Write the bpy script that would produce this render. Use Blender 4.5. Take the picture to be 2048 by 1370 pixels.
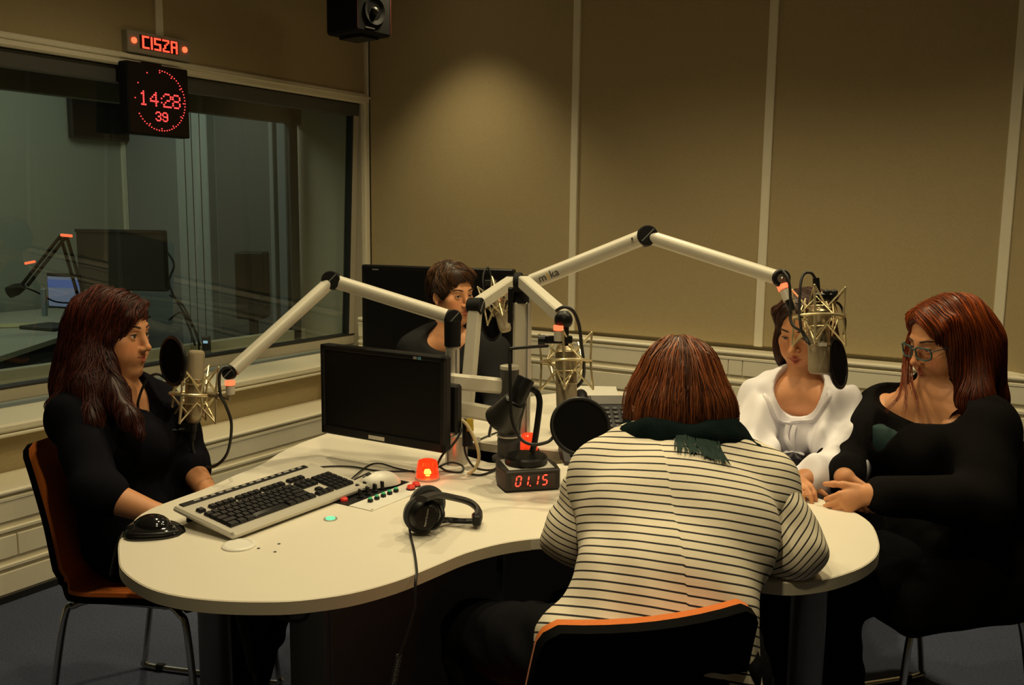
import bpy, math, random
import numpy as np
from mathutils import Vector, Matrix
random.seed(7); np.random.seed(7)
SC = bpy.context.scene
for o in list(bpy.data.objects): bpy.data.objects.remove(o)
C = SC.collection

# ---------------------------------------------------------------- camera
EYE = np.array([0.0, 0.0, 1.47])
CF, CYAW, CPIT, CROL = 1840.776, math.radians(31.789), math.radians(7.989), math.radians(0.651)
def _rot(y, p, r):
    M = np.array([[math.cos(y), math.sin(y), 0], [0, 0, -1], [-math.sin(y), math.cos(y), 0]])
    P = np.array([[1, 0, 0], [0, math.cos(p), -math.sin(p)], [0, math.sin(p), math.cos(p)]])
    Q = np.array([[math.cos(r), -math.sin(r), 0], [math.sin(r), math.cos(r), 0], [0, 0, 1]])
    return Q @ P @ M
RM = _rot(CYAW, CPIT, CROL)
cam_d = bpy.data.cameras.new('camera'); cam = bpy.data.objects.new('camera', cam_d); C.objects.link(cam)
cam_d.sensor_fit = 'HORIZONTAL'; cam_d.sensor_width = 36.0; cam_d.lens = CF / 2048 * 36.0
cam_d.clip_start = 0.05; cam_d.clip_end = 60
cam.matrix_world = Matrix(((RM[0][0], -RM[1][0], -RM[2][0], EYE[0]), (RM[0][1], -RM[1][1], -RM[2][1], EYE[1]),
                           (RM[0][2], -RM[1][2], -RM[2][2], EYE[2]), (0, 0, 0, 1)))
SC.camera = cam
# survey helpers: a sight line from the camera station to a known plane or distance
def _ray(u, v): return RM.T @ np.array([(u - 1024) / CF, (v - 685) / CF, 1.0])
def at(u, v, d): return EYE + _ray(u, v) * d
def onz(u, v, z): r = _ray(u, v); return EYE + r * ((z - EYE[2]) / r[2])
def onx(u, v, x): r = _ray(u, v); return EYE + r * (x / r[0])
def ony(u, v, y): r = _ray(u, v); return EYE + r * (y / r[1])
def depth(P): return float(RM[2] @ (np.asarray(P, float) - EYE))

# ---------------------------------------------------------------- world, exposure, room lamps
SC.view_settings.view_transform = 'Standard'; SC.view_settings.look = 'None'
SC.view_settings.exposure = 0.0; SC.view_settings.gamma = 1.0; SC.view_settings.use_curve_mapping = False
w = bpy.data.worlds.new('world'); SC.world = w; w.use_nodes = True
w.node_tree.nodes['Background'].inputs[0].default_value = (0.9, 0.8, 0.6, 1)
w.node_tree.nodes['Background'].inputs[1].default_value = 0.012
CEIL = 2.9
WARM = (1.0, 0.82, 0.47)
# (x, y, watts, cone degrees, blend): recessed halogen spots in the ceiling
SPOTS = [(-2.95, 3.84, 50, 92, 0.8), (-1.40, 2.95, 80, 128, 1.0), (-0.15, 3.00, 72, 128, 1.0),
         (-1.75, 2.05, 30, 132, 1.0), (-0.75, 2.35, 32, 132, 1.0), (-1.15, 1.25, 33, 140, 1.0), (-2.60, 2.35, 52, 146, 1.0),
         (-0.45, 0.75, 58, 140, 1.0)]
for i, (x, y, W, ang, bl) in enumerate(SPOTS):
    l = bpy.data.lights.new('ceiling_spot', 'SPOT'); l.energy = W; l.color = WARM
    l.spot_size = math.radians(ang); l.spot_blend = bl; l.shadow_soft_size = 0.05
    lo = bpy.data.objects.new('ceiling_spot', l); C.objects.link(lo); lo.location = (x, y, CEIL - 0.03)
# control room behind the glass: one cool fluorescent ceiling panel, turned low
l = bpy.data.lights.new('control_room_panel', 'AREA'); l.energy = 20; l.color = (1.0, 0.97, 0.78); l.shape = 'RECTANGLE'; l.size = 1.2; l.size_y = 2.4
lo = bpy.data.objects.new('control_room_panel', l); C.objects.link(lo); lo.location = (-5.3, 2.9, 2.86)
# ---------------------------------------------------------------- materials
MATS = {}
def mat(name, col, rough=0.6, metal=0.0, var=0.06, scale=40, bump=0.0, bscale=200, emit=None, estr=0.0, spec=0.5, coat=0.0, sheen=0.0, trans=0.0, sss=0.0):
    if name in MATS: return MATS[name]
    m = bpy.data.materials.new(name); m.use_nodes = True; nt = m.node_tree; N = nt.nodes; L = nt.links
    b = N['Principled BSDF']
    tc = N.new('ShaderNodeTexCoord'); nz = N.new('ShaderNodeTexNoise'); nz.inputs['Scale'].default_value = scale; nz.inputs['Detail'].default_value = 3
    L.new(tc.outputs['Object'], nz.inputs['Vector'])
    mx = N.new('ShaderNodeMix'); mx.data_type = 'RGBA'
    c1 = [max(0, c * (1 - var)) for c in col]; c2 = [min(1, c * (1 + var)) for c in col]
    mx.inputs[6].default_value = (*c1, 1); mx.inputs[7].default_value = (*c2, 1)
    L.new(nz.outputs['Fac'], mx.inputs[0]); L.new(mx.outputs[2], b.inputs['Base Color'])
    b.inputs['Roughness'].default_value = rough; b.inputs['Metallic'].default_value = metal
    b.inputs['Specular IOR Level'].default_value = spec; b.inputs['Coat Weight'].default_value = coat
    if sheen: b.inputs['Sheen Weight'].default_value = sheen
    if trans: b.inputs['Transmission Weight'].default_value = trans
    if sss:
        b.inputs['Subsurface Weight'].default_value = sss; b.inputs['Subsurface Radius'].default_value = (0.012, 0.004, 0.002)
        b.inputs['Subsurface Scale'].default_value = 1.0
    if bump:
        n2 = N.new('ShaderNodeTexNoise'); n2.inputs['Scale'].default_value = bscale; n2.inputs['Detail'].default_value = 2
        L.new(tc.outputs['Object'], n2.inputs['Vector'])
        bp = N.new('ShaderNodeBump'); bp.inputs['Strength'].default_value = bump; bp.inputs['Distance'].default_value = 0.004
        L.new(n2.outputs['Fac'], bp.inputs['Height']); L.new(bp.outputs['Normal'], b.inputs['Normal'])
    if emit:
        b.inputs['Emission Color'].default_value = (*emit, 1); b.inputs['Emission Strength'].default_value = estr
    MATS[name] = m
    return m
def attr_mix(m, attr, col, sharp=None):
    """blend a second colour in by a stored mesh attribute"""
    nt = m.node_tree; b = nt.nodes['Principled BSDF']; old = b.inputs['Base Color'].links[0].from_socket
    a = nt.nodes.new('ShaderNodeAttribute'); a.attribute_name = attr
    mx = nt.nodes.new('ShaderNodeMix'); mx.data_type = 'RGBA'
    nt.links.new(a.outputs['Fac'], mx.inputs[0]); nt.links.new(old, mx.inputs[6]); mx.inputs[7].default_value = (*col, 1)
    nt.links.new(mx.outputs[2], b.inputs['Base Color'])
def pane_mat(name, tint=(0.9, 0.95, 0.93), ior=1.5, boost=1.0, rough=0.0):
    """thin sheet of glass: clear straight through, mirror-like towards grazing"""
    m = bpy.data.materials.new(name); m.use_nodes = True; nt = m.node_tree; nt.nodes.clear()
    o = nt.nodes.new('ShaderNodeOutputMaterial'); t = nt.nodes.new('ShaderNodeBsdfTransparent'); g = nt.nodes.new('ShaderNodeBsdfGlossy')
    t.inputs[0].default_value = (*tint, 1); g.inputs['Roughness'].default_value = rough
    f = nt.nodes.new('ShaderNodeFresnel'); f.inputs[0].default_value = ior
    mul = nt.nodes.new('ShaderNodeMath'); mul.operation = 'MULTIPLY'; mul.inputs[1].default_value = boost; mul.use_clamp = True
    mx = nt.nodes.new('ShaderNodeMixShader'); L = nt.links
    gm_ = nt.nodes.new('ShaderNodeNewGeometry'); inv = nt.nodes.new('ShaderNodeMath'); inv.operation = 'SUBTRACT'; inv.inputs[0].default_value = 1.0; L.new(gm_.outputs['Backfacing'], inv.inputs[1])
    m0_ = nt.nodes.new('ShaderNodeMath'); m0_.operation = 'MULTIPLY'; L.new(f.outputs[0], m0_.inputs[0]); L.new(inv.outputs[0], m0_.inputs[1])      # each sheet mirrors once, on the side that faces the light path
    L.new(m0_.outputs[0], mul.inputs[0]); L.new(mul.outputs[0], mx.inputs[0]); L.new(t.outputs[0], mx.inputs[1]); L.new(g.outputs[0], mx.inputs[2]); L.new(mx.outputs[0], o.inputs[0])
    return m

# ---------------------------------------------------------------- objects
OFF = {}
def tag(o, label=None, cat=None, group=None, kind=None):
    if label: o['label'] = label
    if cat: o['category'] = cat
    if group: o['group'] = group
    if kind: o['kind'] = kind
    return o
def thing(name, label, cat, loc, group=None):
    o = bpy.data.objects.new(name, None); C.objects.link(o); o.location = [float(c) for c in loc]; o.empty_display_size = 0.1
    OFF[o.name] = np.array(loc, float); return tag(o, label, cat, group)
def ob(name, geo, m, parent=None, smooth=35, kind=None, label=None):
    """link vertices given in room coordinates as ONE mesh object, as a part of parent"""
    V, F = (geo.V, geo.F) if isinstance(geo, MB) else geo[:2]
    V = np.asarray(V, float).reshape(-1, 3)
    if parent is not None: off = OFF[parent.name]
    else: off = np.array([(V[:, 0].min() + V[:, 0].max()) / 2, (V[:, 1].min() + V[:, 1].max()) / 2, V[:, 2].min()])
    me = bpy.data.meshes.new(name)
    if isinstance(F, np.ndarray):
        n, k = F.shape
        me.vertices.add(len(V)); me.vertices.foreach_set('co', (V - off).astype(np.float32).ravel())
        me.loops.add(n * k); me.loops.foreach_set('vertex_index', F.astype(np.int32).ravel())
        me.polygons.add(n); me.polygons.foreach_set('loop_start', (np.arange(n) * k).astype(np.int32))
        me.update(calc_edges=True)
    else:
        me.from_pydata((V - off).tolist(), [], F); me.update()
    if smooth:
        me.polygons.foreach_set('use_smooth', np.ones(len(me.polygons), bool))
        if smooth < 180: me.set_sharp_from_angle(angle=math.radians(smooth))
    o = bpy.data.objects.new(name, me); C.objects.link(o)
    me.materials.append(m)
    if parent is not None: o.parent = parent; OFF[o.name] = off
    else: o.location = off.tolist(); OFF[o.name] = off
    if kind: o['kind'] = kind
    if label: o['label'] = label
    return o
def attr(o, name, vals):
    a = o.data.attributes.new(name, 'FLOAT', 'POINT'); a.data.foreach_set('value', np.asarray(vals, np.float32))
def struct(name, geo, m, smooth=35): o = ob(name, geo, m, None, smooth); o['kind'] = 'structure'; return o

def nrm(v): v = np.asarray(v, float); return v / (np.linalg.norm(v) + 1e-12)
def frame(z, hint=(0, 0, 1)):
    z = nrm(z); h = np.asarray(hint, float)
    if abs(np.dot(z, nrm(h))) > 0.98: h = np.array([1.0, 0, 0])
    x = nrm(np.cross(h, z)); return np.array([x, np.cross(z, x), z]).T      # columns x, y, z
def rotz(a): c, s = math.cos(a), math.sin(a); return np.array([[c, -s, 0], [s, c, 0], [0, 0, 1.0]])
def rotx(a): c, s = math.cos(a), math.sin(a); return np.array([[1.0, 0, 0], [0, c, -s], [0, s, c]])
def roty(a): c, s = math.cos(a), math.sin(a); return np.array([[c, 0, s], [0, 1.0, 0], [-s, 0, c]])
def spline(P, n=8, closed=False):
    P = np.asarray(P, float); out = []; m = len(P)
    for i in range(m if closed else m - 1):
        g = (lambda j: P[j % m]) if closed else (lambda j: P[min(max(j, 0), m - 1)])
        p0, p1, p2, p3 = g(i - 1), g(i), g(i + 1), g(i + 2)
        for t in np.arange(n) / n:
            out.append(0.5 * (2 * p1 + (p2 - p0) * t + (2 * p0 - 5 * p1 + 4 * p2 - p3) * t * t + (3 * p1 - p0 - 3 * p2 + p3) * t ** 3))
    if not closed: out.append(P[-1])
    return np.array(out)

class MB:
    def __init__(s): s.V = []; s.F = []
    def _a(s, V, F):
        b = len(s.V); s.V += [list(map(float, v)) for v in V]; s.F += [[i + b for i in f] for f in F]; return s
    def box(s, c, size, R=None, bev=0.0):
        hx, hy, hz = np.array(size) / 2.0; R = np.eye(3) if R is None else R; c = np.asarray(c, float)
        if bev <= 0:
            V = [(x * hx, y * hy, z * hz) for x in (-1, 1) for y in (-1, 1) for z in (-1, 1)]
            F = [(0, 1, 3, 2), (4, 6, 7, 5), (0, 4, 5, 1), (2, 3, 7, 6), (0, 2, 6, 4), (1, 5, 7, 3)]
        else:
            b = min(bev, hx * .99, hy * .99, hz * .99); V = []; ix = {}
            for x in (-1, 1):
                for y in (-1, 1):
                    for z in (-1, 1):
                        for a in range(3):
                            p = [x * (hx - b), y * (hy - b), z * (hz - b)]; p[a] += (x, y, z)[a] * b
                            ix[(x, y, z, a)] = len(V); V.append(p)
            F = []
            for a in range(3):
                u, v = [i for i in range(3) if i != a]
                for sg in (-1, 1):
                    f = []
                    for du, dv in ((-1, -1), (1, -1), (1, 1), (-1, 1)):
                        k = [0, 0, 0]; k[a] = sg; k[u] = du; k[v] = dv; f.append(ix[(*k, a)])
                    F.append(f)
            for a in range(3):
                u, v = [i for i in range(3) if i != a]
                for su in (-1, 1):
                    for sv in (-1, 1):
                        k0 = [0, 0, 0]; k0[u] = su; k0[v] = sv; k1 = list(k0); k0[a] = -1; k1[a] = 1
                        F.append([ix[(*k0, u)], ix[(*k1, u)], ix[(*k1, v)], ix[(*k0, v)]])
            for x in (-1, 1):
                for y in (-1, 1):
                    for z in (-1, 1): F.append([ix[(x, y, z, a)] for a in range(3)])
        b0 = len(s.V); s._a([c + R @ np.array(p) for p in V], F)
        # make windings face outward
        for fi in range(len(s.F) - len(F), len(s.F)):
            f = s.F[fi]; P = np.array([s.V[i] for i in f]); n = np.cross(P[1] - P[0], P[2] - P[0])
            if np.dot(n, P.mean(0) - c) < 0: s.F[fi] = f[::-1]
        return s
    def rings(s, rings, cap0=True, cap1=True, closed=False):
        n = len(rings[0]); b = len(s.V)
        for r in rings: s.V += [list(map(float, p)) for p in r]
        m = len(rings)
        for i in range(m if closed else m - 1):
            j = (i + 1) % m
            for k in range(n): s.F.append([b + i * n + k, b + i * n + (k + 1) % n, b + j * n + (k + 1) % n, b + j * n + k])
        if not closed:
            if cap0: s.F.append([b + k for k in range(n)][::-1])
            if cap1: s.F.append([b + (m - 1) * n + k for k in range(n)])
        return s
    def cyl(s, p0, p1, r0, r1=None, n=24, hint=(0, 0, 1)):
        r1 = r0 if r1 is None else r1; p0 = np.asarray(p0, float); p1 = np.asarray(p1, float); Fm = frame(p1 - p0, hint)
        A = np.arange(n) * 2 * math.pi / n
        return s.rings([[p + Fm[:, 0] * r * math.cos(a) + Fm[:, 1] * r * math.sin(a) for a in A] for p, r in ((p0, r0), (p1, r1))])
    def tube(s, P, r, n=8, closed=False, flat=1.0, hint=(0, 0, 1)):
        P = np.asarray(P, float); m = len(P); rr = np.full(m, r) if np.isscalar(r) else np.asarray(r)
        T = np.array([nrm((P[(i + 1) % m] if closed or i < m - 1 else P[i]) - (P[i - 1] if closed or i > 0 else P[i])) for i in range(m)])
        x = frame(T[0], hint)[:, 0]; rings = []; A = np.arange(n) * 2 * math.pi / n
        for i in range(m):
            x = nrm(x - T[i] * np.dot(x, T[i])); y = np.cross(T[i], x)
            rings.append([P[i] + x * rr[i] * math.cos(a) + y * rr[i] * flat * math.sin(a) for a in A])
        return s.rings(rings, closed=closed)
    def lathe(s, prof, o=(0, 0, 0), R=None, n=32):
        R = np.eye(3) if R is None else R; o = np.asarray(o, float); A = np.arange(n) * 2 * math.pi / n
        return s.rings([[o + R @ np.array([max(r, 1e-5) * math.cos(a), max(r, 1e-5) * math.sin(a), z]) for a in A] for r, z in prof])
    def prism(s, out, z0, z1, R=None, o=(0, 0, 0), bev=0.0):
        R = np.eye(3) if R is None else R; o = np.asarray(o, float); out = np.asarray(out, float)
        if bev:
            d = np.roll(out, -1, 0) - np.roll(out, 1, 0); nn = np.stack([d[:, 1], -d[:, 0]], 1); nn /= np.linalg.norm(nn, axis=1)[:, None] + 1e-9
            inn = out - nn * bev; L = [(inn, z0), (out, z0 + bev), (out, z1 - bev), (inn, z1)]
        else: L = [(out, z0), (out, z1)]
        return s.rings([[o + R @ np.array([p[0], p[1], z]) for p in q] for q, z in L])
    def ell(s, c, r, R=None, nu=20, nv=12):
        R = np.eye(3) if R is None else R; c = np.asarray(c, float); r = np.ones(3) * r
        rings = []
        for j in range(nv + 1):
            th = math.pi * (j / nv) * 0.998 + 0.001 * math.pi
            rings.append([c + R @ (r * np.array([math.sin(th) * math.cos(p), math.sin(th) * math.sin(p), -math.cos(th)])) for p in np.arange(nu) * 2 * math.pi / nu])
        return s.rings(rings)
    def torus(s, c, nrml, R, r, n=40, k=8):
        Fm = frame(nrml); A = np.arange(n) * 2 * math.pi / n
        return s.tube([np.asarray(c) + Fm[:, 0] * R * math.cos(a) + Fm[:, 1] * R * math.sin(a) for a in A], r, k, closed=True)
    def quad(s, a, b, c, d): return s._a([a, b, c, d], [(0, 1, 2, 3)])

def text_geo(txt, size, o, R, depth_=0.0006, align='CENTER', shear=0.0):
    """lettering as real raised geometry"""
    cu = bpy.data.curves.new('lettering', 'FONT'); cu.body = txt; cu.size = size; cu.extrude = depth_; cu.align_x = align; cu.align_y = 'CENTER'; cu.shear = shear
    t = bpy.data.objects.new('lettering', cu); C.objects.link(t); dg = bpy.context.evaluated_depsgraph_get(); dg.update()
    me = bpy.data.meshes.new_from_object(t.evaluated_get(dg)); V = np.array([v.co[:] for v in me.vertices]); F = [list(p.vertices) for p in me.polygons]
    bpy.data.objects.remove(t); bpy.data.meshes.remove(me)
    return [np.asarray(o) + R @ v for v in V], F

# ---------------------------------------------------------------- distance-field modeller for soft bodies
class SDF:
    def __init__(s, lo, hi, h):
        s.lo = np.asarray(lo, float); s.h = h
        s.n = np.maximum(np.ceil((np.asarray(hi) - s.lo) / h).astype(int) + 1, 4)
        s.ax = [(s.lo[i] + np.arange(s.n[i]) * h).astype(np.float32) for i in range(3)]
        s.D = np.full(s.n, 1.0, np.float32)
    def _sl(s, lo, hi):
        a = np.clip(np.floor((np.asarray(lo) - s.lo) / s.h).astype(int), 0, s.n); b = np.clip(np.ceil((np.asarray(hi) - s.lo) / s.h).astype(int) + 1, 0, s.n)
        if (b <= a).any(): return None
        return tuple(slice(i, j) for i, j in zip(a, b))
    def _g(s, sl): return s.ax[0][sl[0]][:, None, None], s.ax[1][sl[1]][None, :, None], s.ax[2][sl[2]][None, None, :]
    def op(s, prim, k=0.01, mode='add'):
        fn, lo, hi = prim; m = k + 0.035
        sl = s._sl(np.asarray(lo) - m, np.asarray(hi) + m)
        if sl is None: return s
        d = fn(*s._g(sl)).astype(np.float32); D = s.D[sl]
        if mode == 'add':
            h = np.clip(0.5 + 0.5 * (D - d) / k, 0, 1); s.D[sl] = D * (1 - h) + d * h - k * h * (1 - h)
        elif mode == 'sub':
            d = -d; h = np.clip(0.5 - 0.5 * (D - d) / k, 0, 1); s.D[sl] = D * (1 - h) + d * h + k * h * (1 - h)
        return s
    def add(s, p, k=0.01): return s.op(p, k, 'add')
    def sub(s, p, k=0.004): return s.op(p, k, 'sub')
    def clip_fn(s, fn):          # keep only where fn < 0
        g = s._g((slice(None),) * 3); s.D = np.maximum(s.D, fn(*g).astype(np.float32)); return s
    def warp(s, fn): g = s._g((slice(None),) * 3); s.D = s.D + fn(*g).astype(np.float32); return s
    def sample(s, P):
        q = (P - s.lo) / s.h; q = np.clip(q, 0, s.n - 1.001); i = q.astype(int); f = (q - i).astype(np.float32); D = s.D; r = 0
        for a in (0, 1):
            for b in (0, 1):
                for c in (0, 1):
                    w_ = (f[:, 0] if a else 1 - f[:, 0]) * (f[:, 1] if b else 1 - f[:, 1]) * (f[:, 2] if c else 1 - f[:, 2])
                    r = r + w_ * D[i[:, 0] + a, i[:, 1] + b, i[:, 2] + c]
        return r
    def grad(s, P, e=None):
        e = e or s.h; G = np.stack([s.sample(P + d) - s.sample(P - d) for d in np.eye(3) * e], 1)
        return G / (np.linalg.norm(G, axis=1)[:, None] + 1e-9)
    def mesh(s, smooth=1):
        D = s.D; ins = D < 0; n = s.n
        c = sum(ins[a:n[0] - 1 + a, b:n[1] - 1 + b, d:n[2] - 1 + d].astype(np.int8) for a in (0, 1) for b in (0, 1) for d in (0, 1))
        act = (c > 0) & (c < 8); idx = np.full(act.shape, -1, np.int64); I = np.argwhere(act); idx[act] = np.arange(len(I))
        S = np.zeros((len(I), 3)); W = np.zeros(len(I))
        cor = [(a, b, d) for a in (0, 1) for b in (0, 1) for d in (0, 1)]
        val = {q: D[I[:, 0] + q[0], I[:, 1] + q[1], I[:, 2] + q[2]] for q in cor}
        for q in cor:
            for a in range(3):
                if q[a] == 0:
                    p = list(q); p[a] = 1; p = tuple(p); v0, v1 = val[q], val[p]; x = (v0 < 0) != (v1 < 0)
                    t = np.where(x, v0 / np.where(x, v0 - v1, 1), 0); pt = np.tile(np.array(q, float), (len(I), 1)); pt[:, a] += t
                    S += pt * x[:, None]; W += x
        V = s.lo + (I + S / np.maximum(W, 1)[:, None]) * s.h
        Q = []
        for a in range(3):
            b, d = (a + 1) % 3, (a + 2) % 3
            sl0 = [slice(None)] * 3; sl1 = [slice(None)] * 3; sl0[a] = slice(0, -1); sl1[a] = slice(1, None)
            i0 = ins[tuple(sl0)]; i1 = ins[tuple(sl1)]
            E = np.argwhere(i0 != i1); E = E[(E[:, b] > 0) & (E[:, d] > 0) & (E[:, b] < n[b] - 1) & (E[:, d] < n[d] - 1)]
            if not len(E): continue
            fl = i0[E[:, 0], E[:, 1], E[:, 2]]; q = []
            for ob_, od in ((1, 1), (0, 1), (0, 0), (1, 0)):
                G = E.copy(); G[:, b] -= ob_; G[:, d] -= od; q.append(idx[G[:, 0], G[:, 1], G[:, 2]])
            q = np.stack(q, 1); q = np.where(fl[:, None], q, q[:, ::-1]); Q.append(q)
        F = np.concatenate(Q); F = F[(F >= 0).all(1)]; us, iv = np.unique(F, return_inverse=True); V = V[us]; F = iv.reshape(F.shape)
        for _ in range(smooth):
            A = np.zeros_like(V); cnt = np.zeros(len(V))
            for k in range(4):
                np.add.at(A, F[:, k], V[F[:, (k + 1) % 4]]); np.add.at(cnt, F[:, k], 1)
                np.add.at(A, F[:, (k + 1) % 4], V[F[:, k]]); np.add.at(cnt, F[:, (k + 1) % 4], 1)
            V = 0.5 * V + 0.5 * A / np.maximum(cnt, 1)[:, None]
        return V, F
def join(*gs):
    V = []; F = []; b = 0
    for v, f in gs: V.append(np.asarray(v)); F.append(np.asarray(f) + b); b += len(v)
    return np.concatenate(V), np.concatenate(F)
def cap(a, b, ra, rb=None):
    rb = ra if rb is None else rb; a = np.asarray(a, float); b = np.asarray(b, float); ab = b - a; l2 = float(ab @ ab) + 1e-9
    def fn(x, y, z):
        x0, y0, z0 = x - a[0], y - a[1], z - a[2]
        t = np.clip((x0 * ab[0] + y0 * ab[1] + z0 * ab[2]) / l2, 0, 1)
        return np.sqrt((x0 - t * ab[0]) ** 2 + (y0 - t * ab[1]) ** 2 + (z0 - t * ab[2]) ** 2) - (ra + (rb - ra) * t)
    return fn, np.minimum(a - ra, b - rb), np.maximum(a + ra, b + rb)
def ecap(a, b, ra, rb, side):
    """tapered limb with an elliptical section: ra, rb = (half width along side, half depth)"""
    a = np.asarray(a, float); b = np.asarray(b, float); ax = nrm(b - a); L = float(np.linalg.norm(b - a))
    u = nrm(np.asarray(side, float) - ax * np.dot(side, ax)); v = np.cross(ax, u); m = max(*ra, *rb)
    def fn(x, y, z):
        x0, y0, z0 = x - a[0], y - a[1], z - a[2]
        t = x0 * ax[0] + y0 * ax[1] + z0 * ax[2]; tc = np.clip(t, 0, L); e = t - tc; q = tc / L
        U = x0 * u[0] + y0 * u[1] + z0 * u[2]; W = x0 * v[0] + y0 * v[1] + z0 * v[2]
        ru = ra[0] + (rb[0] - ra[0]) * q; rv = ra[1] + (rb[1] - ra[1]) * q; rm = np.minimum(ru, rv)
        k0 = np.sqrt((U / ru) ** 2 + (W / rv) ** 2 + (e / rm) ** 2); k1 = np.sqrt((U / ru ** 2) ** 2 + (W / rv ** 2) ** 2 + (e / rm ** 2) ** 2) + 1e-6
        return k0 * (k0 - 1) / k1
    return fn, np.minimum(a, b) - m, np.maximum(a, b) + m
def ell(c, r, R=None):
    c = np.asarray(c, float); r = np.ones(3) * np.asarray(r, float); R = np.eye(3) if R is None else np.asarray(R); m = np.abs(R) @ r
    def fn(x, y, z):
        x0, y0, z0 = x - c[0], y - c[1], z - c[2]
        q = [x0 * R[0, i] + y0 * R[1, i] + z0 * R[2, i] for i in range(3)]
        k0 = np.sqrt(sum((q[i] / r[i]) ** 2 for i in range(3))); k1 = np.sqrt(sum((q[i] / r[i] ** 2) ** 2 for i in range(3))) + 1e-6
        return k0 * (k0 - 1) / k1
    return fn, c - m, c + m
def rbox(c, half, R=None, rad=0.005):
    c = np.asarray(c, float); half = np.asarray(half, float) - rad; R = np.eye(3) if R is None else np.asarray(R); m = np.abs(R) @ (half + rad)
    def fn(x, y, z):
        x0, y0, z0 = x - c[0], y - c[1], z - c[2]
        q = [np.abs(x0 * R[0, i] + y0 * R[1, i] + z0 * R[2, i]) - half[i] for i in range(3)]
        return np.sqrt(sum(np.maximum(v, 0) ** 2 for v in q)) + np.minimum(np.maximum(np.maximum(q[0], q[1]), q[2]), 0) - rad
    return fn, c - m, c + m
def waves(seed, n, kmin, kmax, amp, stretch=(1, 1, 1)):
    """soft irregular creases: a few crossed sine waves"""
    r = np.random.RandomState(seed); K = []
    for _ in range(n):
        d = nrm(r.randn(3)) * np.array(stretch); K.append((d * r.uniform(kmin, kmax), r.uniform(0, 6.28)))
    return lambda x, y, z: sum(np.sin(k[0] * x + k[1] * y + k[2] * z + p) for k, p in K) * (amp / math.sqrt(n))
# ================================================================ the room
YB, XL, XR, YF = 4.38, -3.776, 1.7, -1.3
def fabric(name, col, bs=420):
    m = mat(name, col, rough=0.95, var=0.10, scale=160, bump=0.35, bscale=bs, spec=0.1); return m
FAB = fabric('acoustic_fabric', (0.455, 0.365, 0.205))
TRIM = mat('cream_paint', (0.84, 0.78, 0.60), 0.45, var=0.03)
TRUNK = mat('cream_steel', (0.86, 0.80, 0.62), 0.4, var=0.03)
CARPET = mat('blue_grey_carpet', (0.078, 0.092, 0.145), 1.0, var=0.45, scale=120, bump=0.9, bscale=160, spec=0.05)
BLACKP = mat('black_plinth', (0.012, 0.012, 0.013), 0.5)
CEILM = mat('ceiling_tile', (0.24, 0.235, 0.22), 0.9)
DKFRAME = mat('dark_window_frame', (0.085, 0.085, 0.08), 0.5)
struct('floor', MB().box(((XL + XR) / 2, (YF + YB) / 2, -0.05), (XR - XL + 0.4, YB - YF + 0.4, 0.1)), CARPET)
struct('ceiling', MB().box(((XL + XR) / 2, (YF + YB) / 2, CEIL + 0.05), (XR - XL + 0.4, YB - YF + 0.4, 0.1)), CEILM)
# back wall: core, fabric panels, cover strips
wb = struct('wall_back', MB().box(((XL + XR) / 2, YB + 0.09, CEIL / 2), (XR - XL + 0.4, 0.1, CEIL)), TRIM)
VX = [XL + 0.03, -2.335, -1.31, -0.292]
PZ0 = 0.845
for a, b in zip(VX, VX[1:] + [XR]):
    ob('fabric_panel', MB().box(((a + b) / 2, YB + 0.02, (PZ0 + CEIL) / 2), (b - a - 0.006, 0.04, CEIL - PZ0), bev=0.004), FAB, wb)
for a, b in zip(VX, VX[1:] + [XR]):
    ob('lower_fabric_panel', MB().box(((a + b) / 2, YB + 0.02, 0.245), (b - a - 0.006, 0.04, 0.33), bev=0.004), FAB, wb)
for i, x in enumerate(VX):
    struct('trim_%d' % (i + 1), MB().box((x if i else XL + 0.012, YB - 0.006, (PZ0 + CEIL) / 2), (0.042 if i else 0.03, 0.016, CEIL - PZ0), bev=0.003), TRIM)
# panel hung at an angle past the last strip, its lower edge trimmed
pa = np.array([-0.27, 4.37]); pd = nrm(np.array([0.106, -0.081])); pb = pa + pd * 1.1; pn = np.array([-pd[1], pd[0]])
R_ = np.array([[pd[0], pn[0], 0], [pd[1], pn[1], 0], [0, 0, 1.0]]); pc = (pa + pb) / 2
ap = ob('angled_panel', MB().box((pc[0] + pn[0] * 0.025, pc[1] + pn[1] * 0.025, (0.83 + CEIL) / 2), (1.1, 0.05, CEIL - 0.83), R_, 0.004), FAB, wb)
ob('panel_edge_trim', MB().box((pc[0] + pn[0] * 0.02, pc[1] + pn[1] * 0.02, 0.826), (1.1, 0.064, 0.022), R_, 0.004), TRIM, wb)
struct('baseboard_back', MB().box(((XL + XR) / 2, YB - 0.005, 0.035), (XR - XL, 0.03, 0.07)), BLACKP)
ob('baseboard_strip', MB().box(((XL + XR) / 2, YB - 0.006, 0.073), (XR - XL, 0.034, 0.014), bev=0.003), TRIM, wb)
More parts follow.
